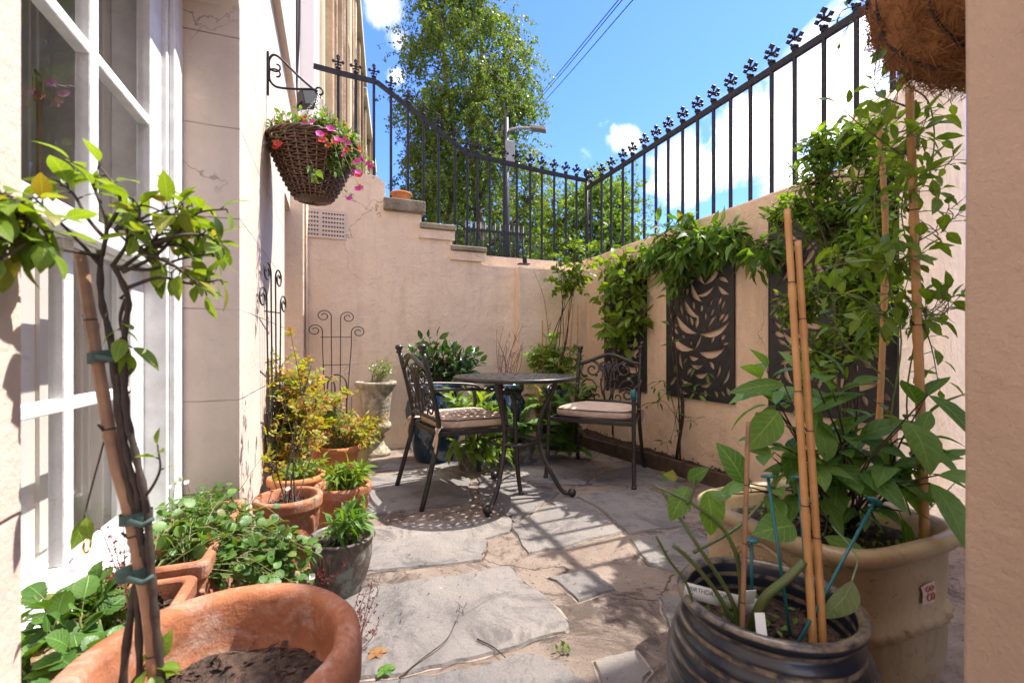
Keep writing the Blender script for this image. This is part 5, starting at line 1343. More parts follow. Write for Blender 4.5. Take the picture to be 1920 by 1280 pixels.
bl = [B(615, 740, 3.0, 45, 45, .12), B(650, 790, 2.95, 40, 25, .1), B(600, 800, 2.85, 35, 30, .1), B(680, 800, 2.95, 25, 20, .06)]
potplant('shrub_rose', 'lime leaved shrub rose with arching canes in the sunny soil pot', 'rose', pD, .235, bl, spec((.028, .044), .6, OVAL, .15, .3, .8, .9, .5, .3, 2), 34, 5, 'L_rose', 'rose_stem', (.004, .0015), .25, .5, .05, None, None, .05)
potplant('yellow_leaved_plant', 'drooping bright yellow green plant in the striped pot before the urn', 'plant', pH, .19, [B(695, 785, 3.3, 38, 15, .08), B(675, 818, 3.28, 28, 10, .08)], spec((.05, .075), .38, LANCE, .25, .6, .8, .9, .5, .1), 22, 6, 'L_gold', sag=.3, start=.4)
potplant('small_pansy', 'low plant with orange and white blooms inside the arched support', 'plant', pE, .27, [B(625, 755, 3.1, 22, 25, .06)], spec((.03, .045), .45, OVAL, .2, .3), 16, 5, 'L_mid', flowers=(4, .016, 'red'))
potplant('white_flowered_plant', 'wispy plant with tiny white flowers in the stone urn', 'plant', pU, .575, [B(712, 690, 3.78, 32, 12, .12), B(725, 680, 3.75, 16, 14, .05)], spec((.02, .03), .35, LANCE, .25, .3), 40, 6, 'L_lime', r=(.0014, .0007), flowers=(12, .010, 'whitep'))
# camellia and back row
th = potplant('camellia', 'dark glossy camellia in the tall blue pot', 'shrub', pK, .56, [B(815, 665, 3.62, 50, 42, .16), B(885, 672, 3.6, 24, 34, .08), B(850, 700, 3.6, 30, 25, .1)], spec((.07, .10), .5, OVAL, .3, .35, .6, .9, .5, .15), 46, 6, 'L_dark', 'stem', (.006, .002), 0, .4, .06)
potplant('drooping_hydrangea', 'pale green drooping leafy plant spilling from the low brown pot behind the chair', 'plant', pN, .14, [B(880, 735, 3.35, 48, 22, .1), B(905, 760, 3.3, 40, 30, .1), B(880, 830, 3.25, 38, 28, .08), B(935, 820, 3.3, 25, 30, .06)], spec((.07, .11), .42, OVAL, .25, .7, .6, .9, .4, .1), 46, 6, 'L_lime', sag=.3)
th = plant('bare_shrub', 'leafless twiggy brown shrub behind the table against the wall', 'shrub', V(pL)+V((0, 0, .5))); s = MB()
for _ in range(16):
    b = V(pL)+V((0, 0, .5)); t_ = P(rnd(925, 985), rnd(605, 665), 3.95+rnd(-.1, .1)); q = [b+rvec()*.02, b.lerp(t_, .5)+rvec()*.05, t_]; grow(s, None, q, .004, .0015)
    for _ in range(5):
        k = rnd(.4, 1); p = b.lerp(t_, k); s.tube([p, p+rvec()*.05+UP*.03], [.002, .001], 4)
s.build('stems', simple('brown dead twig', (.17, .09, .055), (.24, .15, .1), 30), th)
def fern(name, label, c, tips, Yj, ml='L_fern', n=24):
    th = plant(name, label, 'fern', c, 'ferns behind the table'); s, l = MB(), MB()
    for (u, v, Y) in tips:
        t_ = P(u, v, Y); b = V(c)+rvec()*.02; L = (t_-b).length; q = smooth([b, b.lerp(t_, .45)+UP*L*.28, b.lerp(t_, .8)+UP*L*.16, t_], 8); s.tube(q, [.0022, .0006], 4)
        for i in range(3, len(q)-1):
            for e in (0, .5):
                p = q[i].lerp(q[i+1], e); tg = (q[i+1]-q[i]).normalized(); k = i/len(q); sd_ = tg.cross(UP).normalized(); LL = .075*math.sin(PI*(.12+.85*k))+.008
                for sgn in (-1, 1): l.leaf(p, sd_*sgn+tg*.45, UP+rvec()*.25, LL, LL*.24, DIA, .1, .4)
    fin(th, s, l, M['gstem'], M[ml], 'stems', 'fronds')
fern('fern', 'green fern in the low pot right under the table', V(pO)+V((0, 0, .15)), [(rnd(915, 1030), rnd(745, 850), 3.5+rnd(-.15, .1)) for _ in range(22)], .1)
fe2 = at(1068, 3.62); fern('fern', 'larger fern growing by the corner beyond the table, behind the right chair seat', V(fe2)+V((0, 0, .05)), [(rnd(1010, 1120), rnd(715, 850), 3.55+rnd(-.15, .15)) for _ in range(34)], .1)
fe3 = at(1015, 3.9); fern('fern', 'golden fern fronds arching in front of the corner pot', V(fe3)+V((0, 0, .25)), [(rnd(985, 1060), rnd(705, 760), 3.75+rnd(-.1, .1)) for _ in range(9)], .1, 'L_gold')
# corner rose
cz_ = V(pM)+V((0, 0, .48))
th = plant('tall_rose', 'tall leggy rose with bright top leaves standing in the back corner', 'rose', cz_); s, l = MB(), MB()
sp = spec((.045, .07), .6, OVAL, .15, .3, .8, .9, .5, .3, 2); Yc = 4.15
for tgt in ((1078, 455), (1058, 500), (1100, 490), (1090, 520), (1050, 470), (1072, 520)):
    t_ = P(*tgt, Yc); grow(s, l, [cz_+rvec()*.03, P(1048+rnd(-15, 15), 640, Yc), P(1058+rnd(-10, 15), 560, Yc), t_], .006, .002, sp, 9, .72)
bl = [B(1072, 480, Yc, 32, 32, .12), B(1060, 525, Yc, 25, 15, .1)]
twigs(s, l, near(bl, .05), bl, 12, sp, 4, (.003, .0015), 0, .3)
bl2 = [B(1035, 660, Yc, 40, 35, .15), B(1060, 700, Yc-.05, 40, 30, .14)]
twigs(s, l, [cz_+rvec()*.04 for _ in range(5)], bl2, 30, spec((.04, .06), .55, OVAL, .2, .3, .7, .9, .5, .2, 2), 6, (.004, .0015), 0, .4)
s.tube(smooth([P(1030, 640, Yc), P(1020, 560, 4.2), P(1000, 505, 4.25)], 6), [.0025, .0015], 5)
fin(th, s, l, M['stem'], M['L_lime'])
for (u0, v0, u1, v1, lab) in ((1048, 690, 1066, 575, 'thin cane leaning right among the corner rose'), (1066, 700, 1074, 570, 'thin upright cane in the middle of the corner rose'), (1082, 700, 1083, 572, 'thin cane nearest the right wall in the corner rose'), (1018, 690, 1017, 600, 'thin dark cane left of the corner rose')):
    cane([P(u0, v0, 4.1), P(u1, v1, 4.1)], .007, lab, 'cane', 'canes in the corner rose')

# ---- vines on the right wall
def wallY(u): k = (u-960)/FP; return (XR-.10)/(k*CT+ST)
th = plant('wall_vine', 'leafy vine covering the panel nearest the corner, bright along its top', 'climber', on_x(1150, 815, XR-.06)); s, l = MB(), MB()
sp = spec((.075, .12), .48, OVAL, .3, .55, .6, .9, .3, .2)
def WB(u, v, ru, rv, rY=.12, d=.0): return B(u, v, wallY(u)+d, ru, rv, rY)
bl = [WB(1165, 490, 48, 26), WB(1185, 530, 42, 35), WB(1150, 560, 35, 40), WB(1190, 590, 38, 40), WB(1160, 620, 40, 35), WB(1205, 485, 30, 22)]
q0 = on_x(1150, 815, XR-.06)
twigs(s, l, near(bl, .12), bl, 78, sp, 5, (.003, .0015), .2, .3)
for tgt in ((1165, 500), (1190, 520), (1150, 560)): grow(s, None, [q0+rvec()*.02, P(1150, 720, wallY(1150)), P(1160+rnd(-15, 15), 610, wallY(1160)), P(*tgt, wallY(tgt[0]))], .007, .004)
fin(th, s, l, M['stem'], M['L_lime'])
th = plant('wall_vine', 'vine trained along the wall top over the middle panel, long leaves hanging down', 'climber', on_x(1272, 862, XR-.06)); s, l = MB(), MB()
sp = spec((.08, .125), .34, LANCE, .3, .5, .4, .7, .2, .15, zb=-.55)
bl = [WB(1260, 460, 35, 40), WB(1310, 458, 55, 34), WB(1375, 452, 60, 36), WB(1440, 470, 42, 40), WB(1270, 510, 30, 40), WB(1232, 475, 26, 28), WB(1345, 440, 40, 24)]
twigs(s, l, near(bl, -.03), bl, 135, sp, 6, (.003, .0015), .3, .2)
sp2 = spec((.085, .13), .40, OVAL, .3, .4, .9, .9, .4, .15)
bl2 = [WB(1265, 430, 45, 28), WB(1290, 405, 22, 18), WB(1310, 440, 40, 18)]
twigs(s, l, near(bl2, .1), bl2, 18, sp2, 5, (.003, .0015), 0, .3)
q0 = on_x(1272, 862, XR-.06)
for tg in ((1262, 500), (1268, 470), (1290, 480), (1245, 490)):
    grow(s, l, [q0+rvec()*.02, P(1275+rnd(-12, 12), 760, wallY(1275)-.03), P(1262+rnd(-10, 10), 640, wallY(1262)-.02), P(*tg, wallY(tg[0]))], .007, .003, spec((.06, .09), .35, LANCE, .3, .4, .5, .9, .3, .2), 4, .1)
for (u, v) in ((1225, 725), (1300, 790), (1245, 830), (1330, 700), (1215, 760), (1310, 740), (1240, 745)):
    grow(s, l, [P(1272, rnd(740, 840), wallY(1272)-.03), P((1272+u)/2, v-8, wallY(1272)-.03), P(u, v, wallY(u)-.02)], .002, .001, spec((.06, .09), .32, LANCE, .3, .4, .7, .9, .4, .15), 4, .5)
grow(s, None, [P(1262, 600, wallY(1262)), P(1300, 500, wallY(1300)), P(1380, 465, wallY(1380)), P(1450, 470, wallY(1450))], .006, .003)
fin(th, s, l, M['stem'], M['L_mid'])
# dense evergreen climber on the third panel
th = plant('evergreen_climber', 'dense small leaved evergreen climber over the panel nearest the viewer', 'climber', P(1580, 880, 2.0)); s, l = MB(), MB()
sp = spec((.038, .06), .42, OVAL, .3, .3, .7, .9, .5, .12); Yj = 2.0
bl = [B(1500, 385, 2.2, 40, 45, .1), B(1540, 320, 2.1, 55, 55, .12), B(1600, 260, 2.05, 60, 45, .12), B(1650, 330, 2.0, 45, 90, .12), B(1560, 410, 2.1, 85, 60, .12), B(1630, 430, 1.95, 60, 80, .12), B(1590, 520, 2.0, 80, 60, .12), B(1610, 610, 1.95, 60, 60, .12), B(1500, 570, 2.15, 45, 45, .08), B(1640, 520, 1.95, 45, 70, .1), B(1550, 660, 2.05, 60, 40, .1), B(1545, 270, 2.1, 40, 30, .08), B(1460, 400, 2.25, 22, 25, .06)]
twigs(s, l, near(bl, .06), bl, 440, sp, 9, (.0028, .0012), 0, .2)
for tg in ((1560, 320), (1620, 270), (1590, 420), (1640, 350), (1540, 400), (1660, 480), (1480, 400), (1510, 360), (1600, 330), (1570, 500), (1500, 520)):
    grow(s, None, [P(1585+rnd(-10, 10), 880, 2.0), P(1590+rnd(-20, 20), 740, 2.0), P(1595+rnd(-25, 25), 560, 2.0), P(*tg, 2.02)], .007, .003)
fin(th, s, l, M['stem'], M['L_jas'])

# ---- planter: canes, clematis, hydrangea
PZ = .365
cane([V((*P(1735, 1020, 1.2)[:2], PZ-.02)), P(1705, 165, 1.27)], .0112, 'thickest orange bamboo cane, upright in the cream planter by the jamb', 'cane', 'canes in the right hand pots')
cane([V((*P(1640, 960, 1.42)[:2], PZ-.02)), P(1660, 480, 1.44), P(1648, 225, 1.42)], .009, 'slim bamboo cane among the climber leaves at the back of the planter', 'cane', 'canes in the right hand pots')
nz_ = .275
cane([V((*P(1527, 1215, .88)[:2], nz_)), P(1476, 393, .97)], .0075, 'left of the two long crossing canes in the ridged pot', 'cane', 'canes in the right hand pots', (.3, .55, .8))
cane([V((*P(1546, 1210, .885)[:2], nz_)), P(1496, 452, .97)], .0072, 'right of the two long crossing canes in the ridged pot', 'cane', 'canes in the right hand pots', (.25, .5, .78))
cane([V((*P(1390, 1190, .90)[:2], nz_)), P(1403, 790, .92)], .005, 'short thin dark cane among the rose stumps in the ridged pot', 'cane_old', 'canes in the right hand pots')
th = plant('clematis', 'twining pale leaved climber wound round the thick orange cane', 'climber', V((*P(1720, 1000, 1.25)[:2], PZ))); s, l = MB(), MB()
sp = spec((.035, .06), .48, OVAL, .2, .4, .8, .9, .4, .5)
vines = [
 [(1735, 990), (1700, 760), (1725, 560), (1690, 400), (1715, 280), (1700, 170)], [(1715, 990), (1670, 820), (1690, 640), (1665, 520), (1640, 400), (1650, 300), (1675, 190), (1700, 160)],
 [(1700, 160), (1740, 190), (1752, 260), (1740, 330), (1712, 370)], [(1690, 470), (1760, 430), (1800, 400)], [(1700, 330), (1770, 310), (1790, 295)],
 [(1660, 640), (1620, 560), (1535, 545), (1560, 500), (1640, 490)], [(1650, 700), (1580, 640), (1560, 560)], [(1700, 560), (1760, 590), (1795, 560)], [(1690, 540), (1740, 630), (1760, 720)],
 [(1600, 900), (1570, 720), (1565, 560)], [(1700, 200), (1650, 180), (1638, 160)], [(1690, 290), (1620, 240), (1580, 205)], [(1680, 250), (1720, 235), (1790, 180)]]
for i, q in enumerate(vines):
    grow(s, l, [P(u, v, 1.26+rnd(-.03, .05)) for u, v in q], .0026, .001, sp, 11, .12)
bl = [B(1700, 270, 1.27, 70, 60, .07), B(1680, 200, 1.27, 50, 40, .06), B(1760, 420, 1.25, 35, 40, .05), B(1690, 480, 1.27, 60, 50, .07), B(1660, 570, 1.3, 60, 50, .07), B(1740, 570, 1.25, 45, 35, .05), B(1600, 470, 1.35, 60, 40, .07), B(1640, 380, 1.3, 50, 60, .07), B(1700, 360, 1.25, 50, 40, .05)]
twigs(s, l, near(bl, .03), bl, 55, sp, 4, (.0016, .0008), .1, .25, .02)
fin(th, s, l, M['gstem'], M['L_lime'])
th = plant('hydrangea', 'broad leaved hydrangea in the cream planter', 'shrub', V((*P(1560, 990, 1.3)[:2], PZ))); s, l = MB(), MB()
sp = spec((.06, .115), .55, OVAL8, .2, .55, 1.2, .9, .4, .18)
hb_ = [V((*P(1560+rnd(-40, 40), 985, 1.3)[:2], PZ)) for _ in range(6)]
bl = [B(1450, 745, 1.25, 55, 50, .08), B(1540, 740, 1.3, 60, 55, .1), B(1490, 830, 1.25, 70, 45, .08), B(1620, 760, 1.3, 60, 55, .1), B(1600, 850, 1.25, 80, 50, .1), B(1700, 780, 1.22, 55, 50, .08), B(1760, 740, 1.22, 35, 40, .05), B(1450, 880, 1.2, 45, 40, .06), B(1690, 880, 1.2, 60, 40, .07), B(1430, 700, 1.3, 40, 30, .06)]
twigs(s, l, hb_, bl, 26, sp, 4, (.0036, .0018), .05, .45, .03)
bl = [B(1500, 900, 1.22, 50, 40, .06), B(1590, 930, 1.22, 60, 35, .06), B(1400, 930, 1.15, 30, 30, .04), B(1680, 930, 1.22, 50, 35, .06)]
twigs(s, l, hb_, bl, 9, sp, 3, (.003, .0018), .05, .4, .03)
# hand placed large leaves
for (u0, v0, Y, u1, v1, L, w, yy) in ((1545, 1005, 1.12, 1672, 1075, .15, .5, 1.05), (1395, 905, 1.12, 1372, 845, .105, .62, 1.10), (1490, 985, 1.05, 1428, 985, .10, .72, 1.0), (1740, 740, 1.12, 1812, 775, .13, .42, 1.05), (1745, 905, 1.12, 1815, 975, .14, .5, 1.04), (1470, 720, 1.15, 1370, 718, .13, .3, 1.1), (1700, 790, 1.08, 1742, 830, .12, .75, 1.02), (1460, 770, 1.12, 1420, 830, .12, .62, 1.07), (1760, 890, 1.1, 1815, 890, .10, .4, 1.06)):
    a = P(u0, v0, Y); b = P(u1, v1, yy); d = (b-a).normalized(); l.leaf(a, d, UP*.6-CF*.8+rvec()*.15, L, L*w, OVAL8, .18, .45); s.tube([V((*P(1560, 985, 1.28)[:2], PZ+.02)), a.lerp(P(1560, 985, 1.28), .5)+UP*.04, a], [.003, .0018], 5)
fin(th, s, l, M['stem'], M['L_hyd'])
# seedlings on the planter soil
th = plant('seedlings', 'tiny green seedlings on the dark planter soil', 'weed', V((*pW[:2], PZ))); l = MB()
for _ in range(220):
    p = V((pW.x+rnd(-.19, .19), pW.y+rnd(-.2, .2), PZ+.012)); l.leaf(p, rvec()+UP*.4, UP+rvec()*.3, rnd(.012, .022), .01, OVAL, .2, .2)
l.build('foliage', M['L_lime'], th)
# rose in the ridged pot
th = plant('pruned_rose', 'hard pruned rose with thick green canes and few leaves in the ridged pot', 'rose', V((*pV[:2], .285))); s, l = MB(), MB()
ry_ = .93
def rc(q, a, b): 
    qq = smooth([P(u, v, ry_+(e[0] if e else 0)) for u, v, *e in q], 6); n = len(qq); a *= .78; b *= .78; s.tube(qq, [a+(b-a)*i/(n-1) for i in range(n)], 9)
    for i in range(2, n-1, 2): s.tube([qq[i], qq[i]+rvec()*.010], [.0018, .0004], 4)
rc([(1385, 1195), (1370, 1120), (1300, 1010), (1238, 915, .05)], .0065, .0042); rc([(1390, 1190), (1340, 1105), (1295, 1050), (1262, 1022)], .0062, .005)
rc([(1300, 1130), (1285, 1090), (1255, 1050), (1230, 1004)], .004, .0032); rc([(1402, 1195), (1430, 1125, -.02), (1475, 1085, -.03), (1508, 1052, -.03)], .0125, .010)
rc([(1385, 1195), (1388, 1080), (1362, 1000), (1300, 945), (1222, 908, .04)], .007, .0035); rc([(1300, 1035), (1380, 990, .03), (1430, 940, .05)], .005, .004)
rc([(1288, 945), (1300, 918), (1302, 898)], .004, .0045)
for (u, v, r) in ((1385, 1180, .018), (1370, 1185, .016), (1402, 1190, .015)): s.lathe(P(u, v, ry_)-UP*.01, [(r*.6, -.012), (r, 0), (r*.8, .014), (r*.3, .02)], 10)
s.build('canes', M['rose_stem'], th)
for (u0, v0, u1, v1, L, w) in ((1290, 912, 1260, 968, .075, .62), (1325, 920, 1345, 985, .085, .72), (1290, 900, 1312, 884, .05, .6), (1270, 895, 1248, 885, .035, .6), (1360, 950, 1340, 930, .03, .5)):
    a, b = P(u0, v0, ry_+.02), P(u1, v1, ry_-.01); l.leaf(a, b-a, UP*.6-CF*.9+rvec()*.2, L, L*w, OVAL8, .2, .4)
for _ in range(14): l.leaf(P(1252+rnd(-10, 10), 890+rnd(-10, 8), ry_+.05), rvec(), UP, .012, .008, OVAL, .2, .2)
for _ in range(70):
    p = V((pV.x+rnd(-.13, .13), pV.y+rnd(-.13, .13), .297)); l.leaf(p, rvec()+UP*.4, UP+rvec()*.3, rnd(.01, .018), .009, OVAL, .2, .2)
l.build('foliage', M['L_mid'], th)
mb = MB(); a, b = P(1598, 1088, .90), P(1575, 1168, .88); mb.leaf(a, b-a, -CF+UP*.2+CR*.2, .095, .062, OVAL8, .25, .5); mb.tube(smooth([P(1560, 985, 1.1), P(1605, 1040, .95), a], 6), .0018, 5)
mb.build('curled_leaf', M['L_pale'], None, 'pale curled leaf hanging over the rim of the ridged pot', 'leaf')
for (u0, v0, u1, v1, Ya, Yb, lab) in ((1440, 893, 1482, 1160, .98, .92, 'teal plastic peg, leftmost of the long ones in the ridged pot'), (1497, 895, 1520, 1170, .97, .92, 'teal plastic peg standing beside the crossing canes'), (1640, 940, 1482, 1200, .98, .86, 'teal plastic peg slanting steeply across the ridged pot'), (1409, 1012, 1410, 1108, .99, .99, 'short teal peg behind the thin dark cane')):
    a, b = P(u0, v0, Ya), P(u1, v1, Yb); b.z = min(b.z, .30); d = (a-b).normalized(); mb = MB(); mb.tube([b, a], .0032, 8); mb.tube([a-d*.002, a+d*.002, a+d*.004], [.0135, .0145, .009], 14); mb.build('plant_peg', M['teal'], None, lab, 'peg', 'teal pegs in the ridged pot')
# labels
lb = thing('plant_label', 'white plastic plant label lettered BIRTHDAY GIRL inside the ridged pot', 'label', tuple(P(1348, 1125, .90)))
a, b = P(1283, 1104, .955), P(1420, 1136, .955); d = (b-a); L = d.length; d.normalize(); nn = (CF*-1+UP*.15); nn = (nn-d*nn.dot(d)).normalized(); upv = nn.cross(d).normalized()
if upv.z < 0: upv = -upv
mb = MB(); n = 14; vs = []
for i in range(n+1):
    t = i/n
    for w in (-.5, .5):
        for e in (0, .0006): vs.append(a+d*L*t+upv*w*.030+nn*(.006*math.sin(PI*t)+e))
mb.add(vs, [(i*4+1, i*4+5, i*4+7, i*4+3) for i in range(n)]+[(i*4, i*4+2, i*4+6, i*4+4) for i in range(n)]+[(i*4+2, i*4+3, i*4+7, i*4+6) for i in range(n)]+[(i*4, i*4+4, i*4+5, i*4+1) for i in range(n)], 0, True)
mb.build('strip', M['tagp'], lb)
def text(body, size, origin, ax, up, parent, mat):
    cu = bpy.data.curves.new('lettering', 'FONT'); cu.body = body; cu.size = size; cu.extrude = .0001; cu.materials.append(mat)
    o = bpy.data.objects.new('lettering', cu); COL.objects.link(o); o.parent = parent
    z = ax.cross(up); m = Matrix((ax, up, z)).transposed().to_4x4(); m.translation = origin-OFF[parent.name]; o.matrix_local = m
    bpy.context.view_layer.update()
    me = bpy.data.meshes.new_from_object(o.evaluated_get(bpy.context.evaluated_depsgraph_get())); mo = bpy.data.objects.new('lettering', me); COL.objects.link(mo); mo.parent = parent; mo.matrix_local = m
    bpy.data.objects.remove(o); mo.name = 'lettering'; OFF[mo.name] = OFF[parent.name]; return mo
text('BIRTHDAY GIRL', .0125, a+d*.006+upv*.002+nn*.0085, d, upv, lb, M['ink'])
text('shrub rose, repeat flowering' if False else '', .004, a, d, upv, lb, M['ink']) if False else None
l2 = thing('plant_label', 'blank pale label stuck upright in the bark of the ridged pot', 'label', tuple(P(1425, 1190, .88)))
mb = MB(); a, b = P(1424, 1148, .90), P(1430, 1205, .86); dd = (b-a); mb.obox((a+b)/2, dd/2, CR*.010, CF*.0008); mb.build('strip', M['tagp'], l2)
l3 = thing('plant_label', 'crumpled white label at the foot of the thin dark cane', 'label', tuple(P(1400, 1125, .93)))
mb = MB(); a, b = P(1385, 1120, .95), P(1416, 1118, .94); mb.obox((a+b)/2, (b-a)/2, UP*.016-CF*.004, CF*.0007+UP*.0003); mb.build('strip', M['tagp'], l3)

# ---- petunias in the wicker basket
th = plant('petunia', 'petunias with magenta and red flowers overflowing the wicker basket', 'flowers', V((BCx, BCy, BCz-.02))); s, l = MB(), MB()
sp = spec((.022, .036), .45, OVAL, .2, .3, .7, .9, .5, .1)
c0 = V((BCx, BCy, BCz))
bl = [(c0+UP*.085, (.22, .21, .10)), (c0+UP*.06-CF*.12, (.2, .13, .08)), (c0+UP*.02+CR*.13-CF*.05, (.13, .12, .10)), (c0+CR*.22-UP*.03, (.07, .12, .12)), (c0-CR*.12+UP*.05, (.12, .12, .07)), (c0+CR*.17-UP*.10-CF*.12, (.05, .06, .10))]
twigs(s, l, lambda t: V((BCx+(t.x-BCx)*.5, BCy+(t.y-BCy)*.5, BCz)), bl, 330, sp, 11, (.002, .0008), .15, .15, .02)
grow(s, l, [c0-CF*.22, P(582, 300, 2.31), P(588, 320, 2.29), P(591, 330, 2.29)], .0015, .0008, spec((.035, .05), .7, HEART), 4, .4)
s2, l2_ = s, l
for mname, cnt, pts in (('pink', 42, [(556, 237), (585, 228), (633, 260), (644, 262), (668, 302), (652, 268), (690, 305), (672, 322), (620, 240), (600, 250), (655, 372), (672, 352), (645, 290), (695, 312), (560, 255), (540, 245)]), ('red', 18, [(608, 252), (616, 272), (628, 265), (517, 275), (572, 220), (604, 262), (672, 328), (648, 280), (520, 268)])):
    f = [(P(u, v, 2.30+rnd(-.03, .05)), -CF+UP*.5+CR*rnd(-.4, .6), rnd(.017, .025)) for u, v in pts]
    for _ in range(cnt):
        p = ell(*random.choice(bl[:4])); f.append((p, (p-c0).normalized()+UP*.3-CF*.3, rnd(.012, .019)))
    for p, n_, r_ in f:
        if p.z < c0.z-.04 or p.x > c0.x+.24: s2.tube(smooth([c0+V((p.x-c0.x, p.y-c0.y, 0)).normalized()*.2+UP*.01, p.lerp(c0, .06)+UP*.03, p], 4), [.0012, .0008], 4); [l2_.leaf(p+rvec()*.02+UP*.015, rvec(), UP+rvec()*.4, .024, .011, OVAL) for _ in range(4)]
    bloom(th, f, mname)
fin(th, s, l, M['gstem'], M['L_mid'])
# loose trailing bits below the coir basket
th = plant('trailing_sprig', 'dry dangling sprigs and one leaf below the coir basket', 'plant', cb-V((0, 0, .15))); s, l = MB(), MB()
for q in ([(1600, 20), (1590, 50), (1575, 80)], [(1650, 60), (1645, 100), (1640, 145)], [(1690, 90), (1660, 120), (1640, 140)], [(1610, 10), (1580, 20), (1570, 40)], [(1700, 110), (1690, 130), (1700, 150)]):
    grow(s, l, [P(u, v, .95) for u, v in q], .0013, .0006, spec((.008, .014), .4, LANCE), 6, .2)
a = P(1662, 92, .95); l.leaf(a, P(1636, 112, .95)-a, UP-CF, .038, .022, OVAL)
fin(th, s, l, M['stem'], M['L_ivy'])

# ---- litter on the floor
for (u, v, L, ml, lab) in ((708, 1222, .05, 'L_dry', 'brown and yellow fallen leaf on the paving by the big pot'), (724, 1254, .045, 'L_mid', 'green lobed leaf lying on the paving, lowest in view')):
    mb = MB(); c = G(u, v, .012)
    for k in range(5): mb.leaf(c, V((math.cos(k*1.25), math.sin(k*1.25), .15)), UP, L*rnd(.5, .7), L*.4, ROUND, .2, .3)
    mb.build('fallen_leaf', M[ml], None, lab, 'leaf', 'fallen leaves')
for q, lab, r in (([(748, 1270), (790, 1235), (835, 1200), (855, 1165), (862, 1145)], 'long forked dry stalk lying across the big flagstone', .0016), ([(895, 1197), (925, 1212), (948, 1232)], 'short broken twig on the flagstone edge', .002)):
    mb = MB(); pts = [G(u, v, .010+.03*i/len(q) if len(q) > 4 else .014) for i, (u, v) in enumerate(q)]; mb.tube(smooth(pts, 6), [r*1.3, r*.7], 5)
    if len(q) > 4:
        for _ in range(9): p = pts[-1]+V((rnd(-.02, .02), rnd(-.03, .02), 0)); mb.tube([p, p+V((rnd(-.02, .02), rnd(0, .03), .01))], [.0012, .0006], 4)
    mb.build('dry_stalk' if len(q) > 4 else 'twig', M['stem'], None, lab, 'twig')
mb = MB()
for _ in range(420):
    x, y = rnd(-.28, 2.0), rnd(.9, 4.0); mb.quad(V((x, y, .010+rnd(0, .004))), V((rnd(-1, 1), rnd(-1, 1), .1)), UP+rvec()*.4, rnd(.006, .022), rnd(.003, .008))
mb.build('floor_litter', simple('leaf crumbs', (.10, .06, .035), (.05, .03, .02), 40), kind='stuff')
# weeds in joints
th = plant('joint_weeds', 'small green weeds in the cracks near the bed edging', 'weed', G(1130, 870)); l = MB()
for (u, v) in ((1055, 1215), (1190, 880), (1300, 880), (1080, 860), (960, 880)):
    c = G(u, v, .01)
    for _ in range(14): l.leaf(c+V((rnd(-.02, .02), rnd(-.02, .02), 0)), rvec()+UP, UP+rvec(), .02, .008, LANCE)
l.build('foliage', M['L_mid'], th)

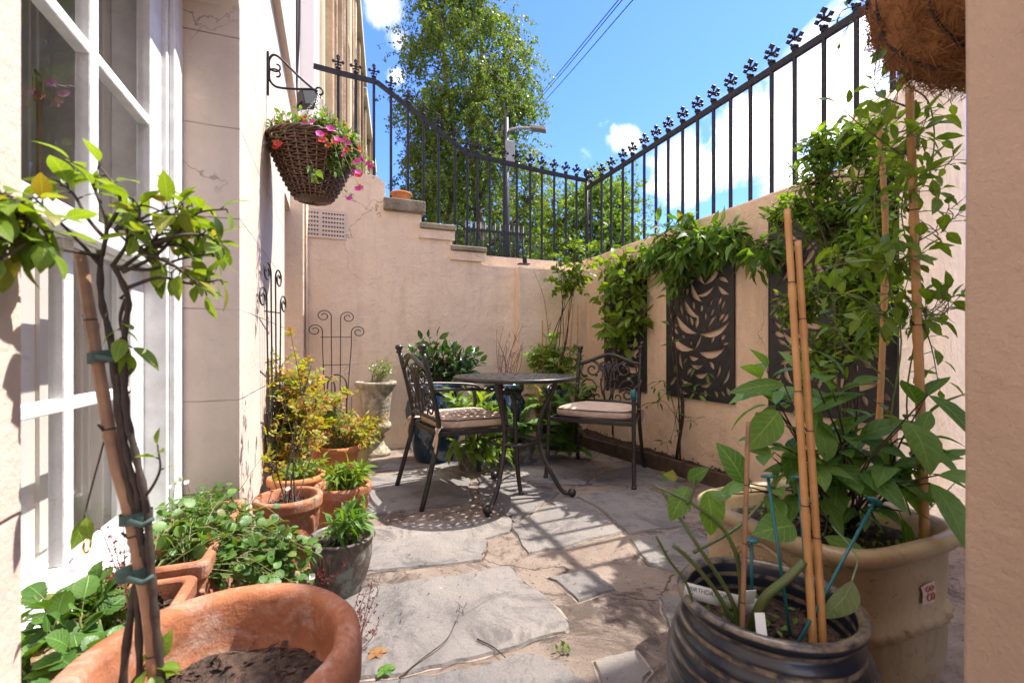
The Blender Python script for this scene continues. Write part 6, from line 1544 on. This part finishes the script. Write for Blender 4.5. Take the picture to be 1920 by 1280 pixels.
# ================================================================ TREES
def tree(name, label, base, trunks, outline, Y, nclump, strands, leafn, L, ml, hang, seed, ms='birchbark', cr=.35):
    random.seed(seed)
    th = plant(name, label, 'tree', base); s, l = MB(), MB()
    for q in trunks:
        qq = smooth([P(u, v, Y+e) for u, v, e in q[0]], 6); n = len(qq); s.tube(qq, [q[1]+(q[2]-q[1])*i/(n-1) for i in range(n)], 9)
    tb_ = [P(u, v, Y+e) for q in trunks for u, v, e in smooth3(q[0])]
    # clumps inside the outline (list of (v, u_left, u_right))
    cl = []
    def lim(v):
        for a, b in zip(outline, outline[1:]):
            if a[0] <= v <= b[0]:
                t = (v-a[0])/(b[0]-a[0]); return a[1]+(b[1]-a[1])*t, a[2]+(b[2]-a[2])*t
        return None
    v0, v1 = outline[0][0], outline[-1][0]
    tries = 0
    while len(cl) < nclump and tries < 9000:
        tries += 1
        v = rnd(v0, v1); u0, u1 = lim(v); x = rnd(-1, 1); w = (u1-u0)/2; 
        u = (u0+u1)/2+x*w*.92; dY = rnd(-1, 1)*w*Y/FP*.8*math.sqrt(max(0, 1-x*x*.8))
        c = P(u, v, Y+dY)
        if all((c-o).length > cr*1.05 for o in cl): cl.append(c)
    for c in cl:
        b = min(tb_, key=lambda p: (p-c).length+max(0, p.z-c.z)*1.5)
        m = b.lerp(c, .5)+UP*.25+rvec()*.15; s.tube(smooth([b, m, c], 5), [.035, .008], 5, caps=False)
        for _ in range(strands):
            p = c+V((random.gauss(0, cr*.5), random.gauss(0, cr*.5), random.gauss(.05, cr*.4))); q = p.copy(); d = (rvec()+UP*.1).normalized(); pts = [q.copy()]
            steps = 7
            for k in range(steps):
                d = (d+V((0, 0, -hang))+rvec()*.25).normalized(); q = q+d*rnd(.06, .11)*(1 if hang < .2 else 1.5); pts.append(q.copy())
            s.tube(pts, [.005, .002], 3, caps=False)
            for k in range(leafn):
                f = rnd(0, steps); j = min(int(f), steps-1); pp = pts[j].lerp(pts[j+1], f-j)+rvec()*.04
                l.quad(pp, rvec()+V((0, 0, -.6*hang*2)), rvec(), rnd(*L), rnd(*L)*.7)
    fin(th, s, l, M[ms], M[ml], 'trunk', 'crown')
    return th
def smooth3(q): return [(p.x, p.y, p.z) for p in smooth([V(x) for x in q], 6)]
YT = 14.0
tree('birch_tree', 'tall weeping birch with pale trunk beyond the stair railing', V((*P(905, 500, YT)[:2], 1.7)),
     [([(905, 620, 0), (903, 480, 0), (895, 380, .1), (888, 280, .1), (893, 180, .2), (905, 80, .2), (890, -40, .2)], .19, .05), ([(820, 620, .5), (825, 480, .5), (845, 380, .4), (850, 260, .3), (840, 160, .2), (830, 40, .2)], .12, .03), ([(895, 380, .1), (925, 300, -.2), (950, 200, -.3), (960, 100, -.3)], .09, .02), ([(903, 470, 0), (960, 420, -.3), (1000, 360, -.4), (1010, 280, -.4)], .08, .02)],
     [(-70, 790, 900), (0, 785, 930), (60, 772, 985), (120, 762, 1000), (200, 752, 1000), (260, 755, 985), (300, 752, 1030), (380, 755, 1045), (440, 770, 1040), (500, 775, 1030)], YT, 185, 17, 30, (.06, .105), 'L_birch', .32, 11, cr=.34)
tree('young_tree', 'bright green young tree behind the corner of the railings', V((*P(1100, 560, 10)[:2], 1.7)),
     [([(1100, 640, 0), (1098, 520, 0), (1100, 430, 0), (1105, 370, 0)], .07, .02), ([(1098, 520, 0), (1060, 450, 0), (1040, 410, 0)], .04, .015), ([(1098, 500, 0), (1150, 440, 0), (1170, 400, 0)], .04, .015)],
     [(345, 1110, 1160), (380, 1050, 1195), (430, 1015, 1205), (480, 1010, 1215), (520, 1015, 1215)], 10, 62, 13, 18, (.06, .10), 'L_lime', .05, 12, 'stem', .26)
tree('street_tree', 'far dark green tree filling in behind the birch and the low railing', V((*P(830, 560, 22)[:2], 1.7)),
     [([(850, 640, 0), (850, 480, 0), (860, 400, 0)], .2, .06)],
     [(340, 820, 920), (390, 790, 990), (440, 775, 1000), (520, 770, 1000)], 20, 45, 12, 14, (.14, .22), 'L_mid', .05, 13, 'stem', .6)
random.seed(99)
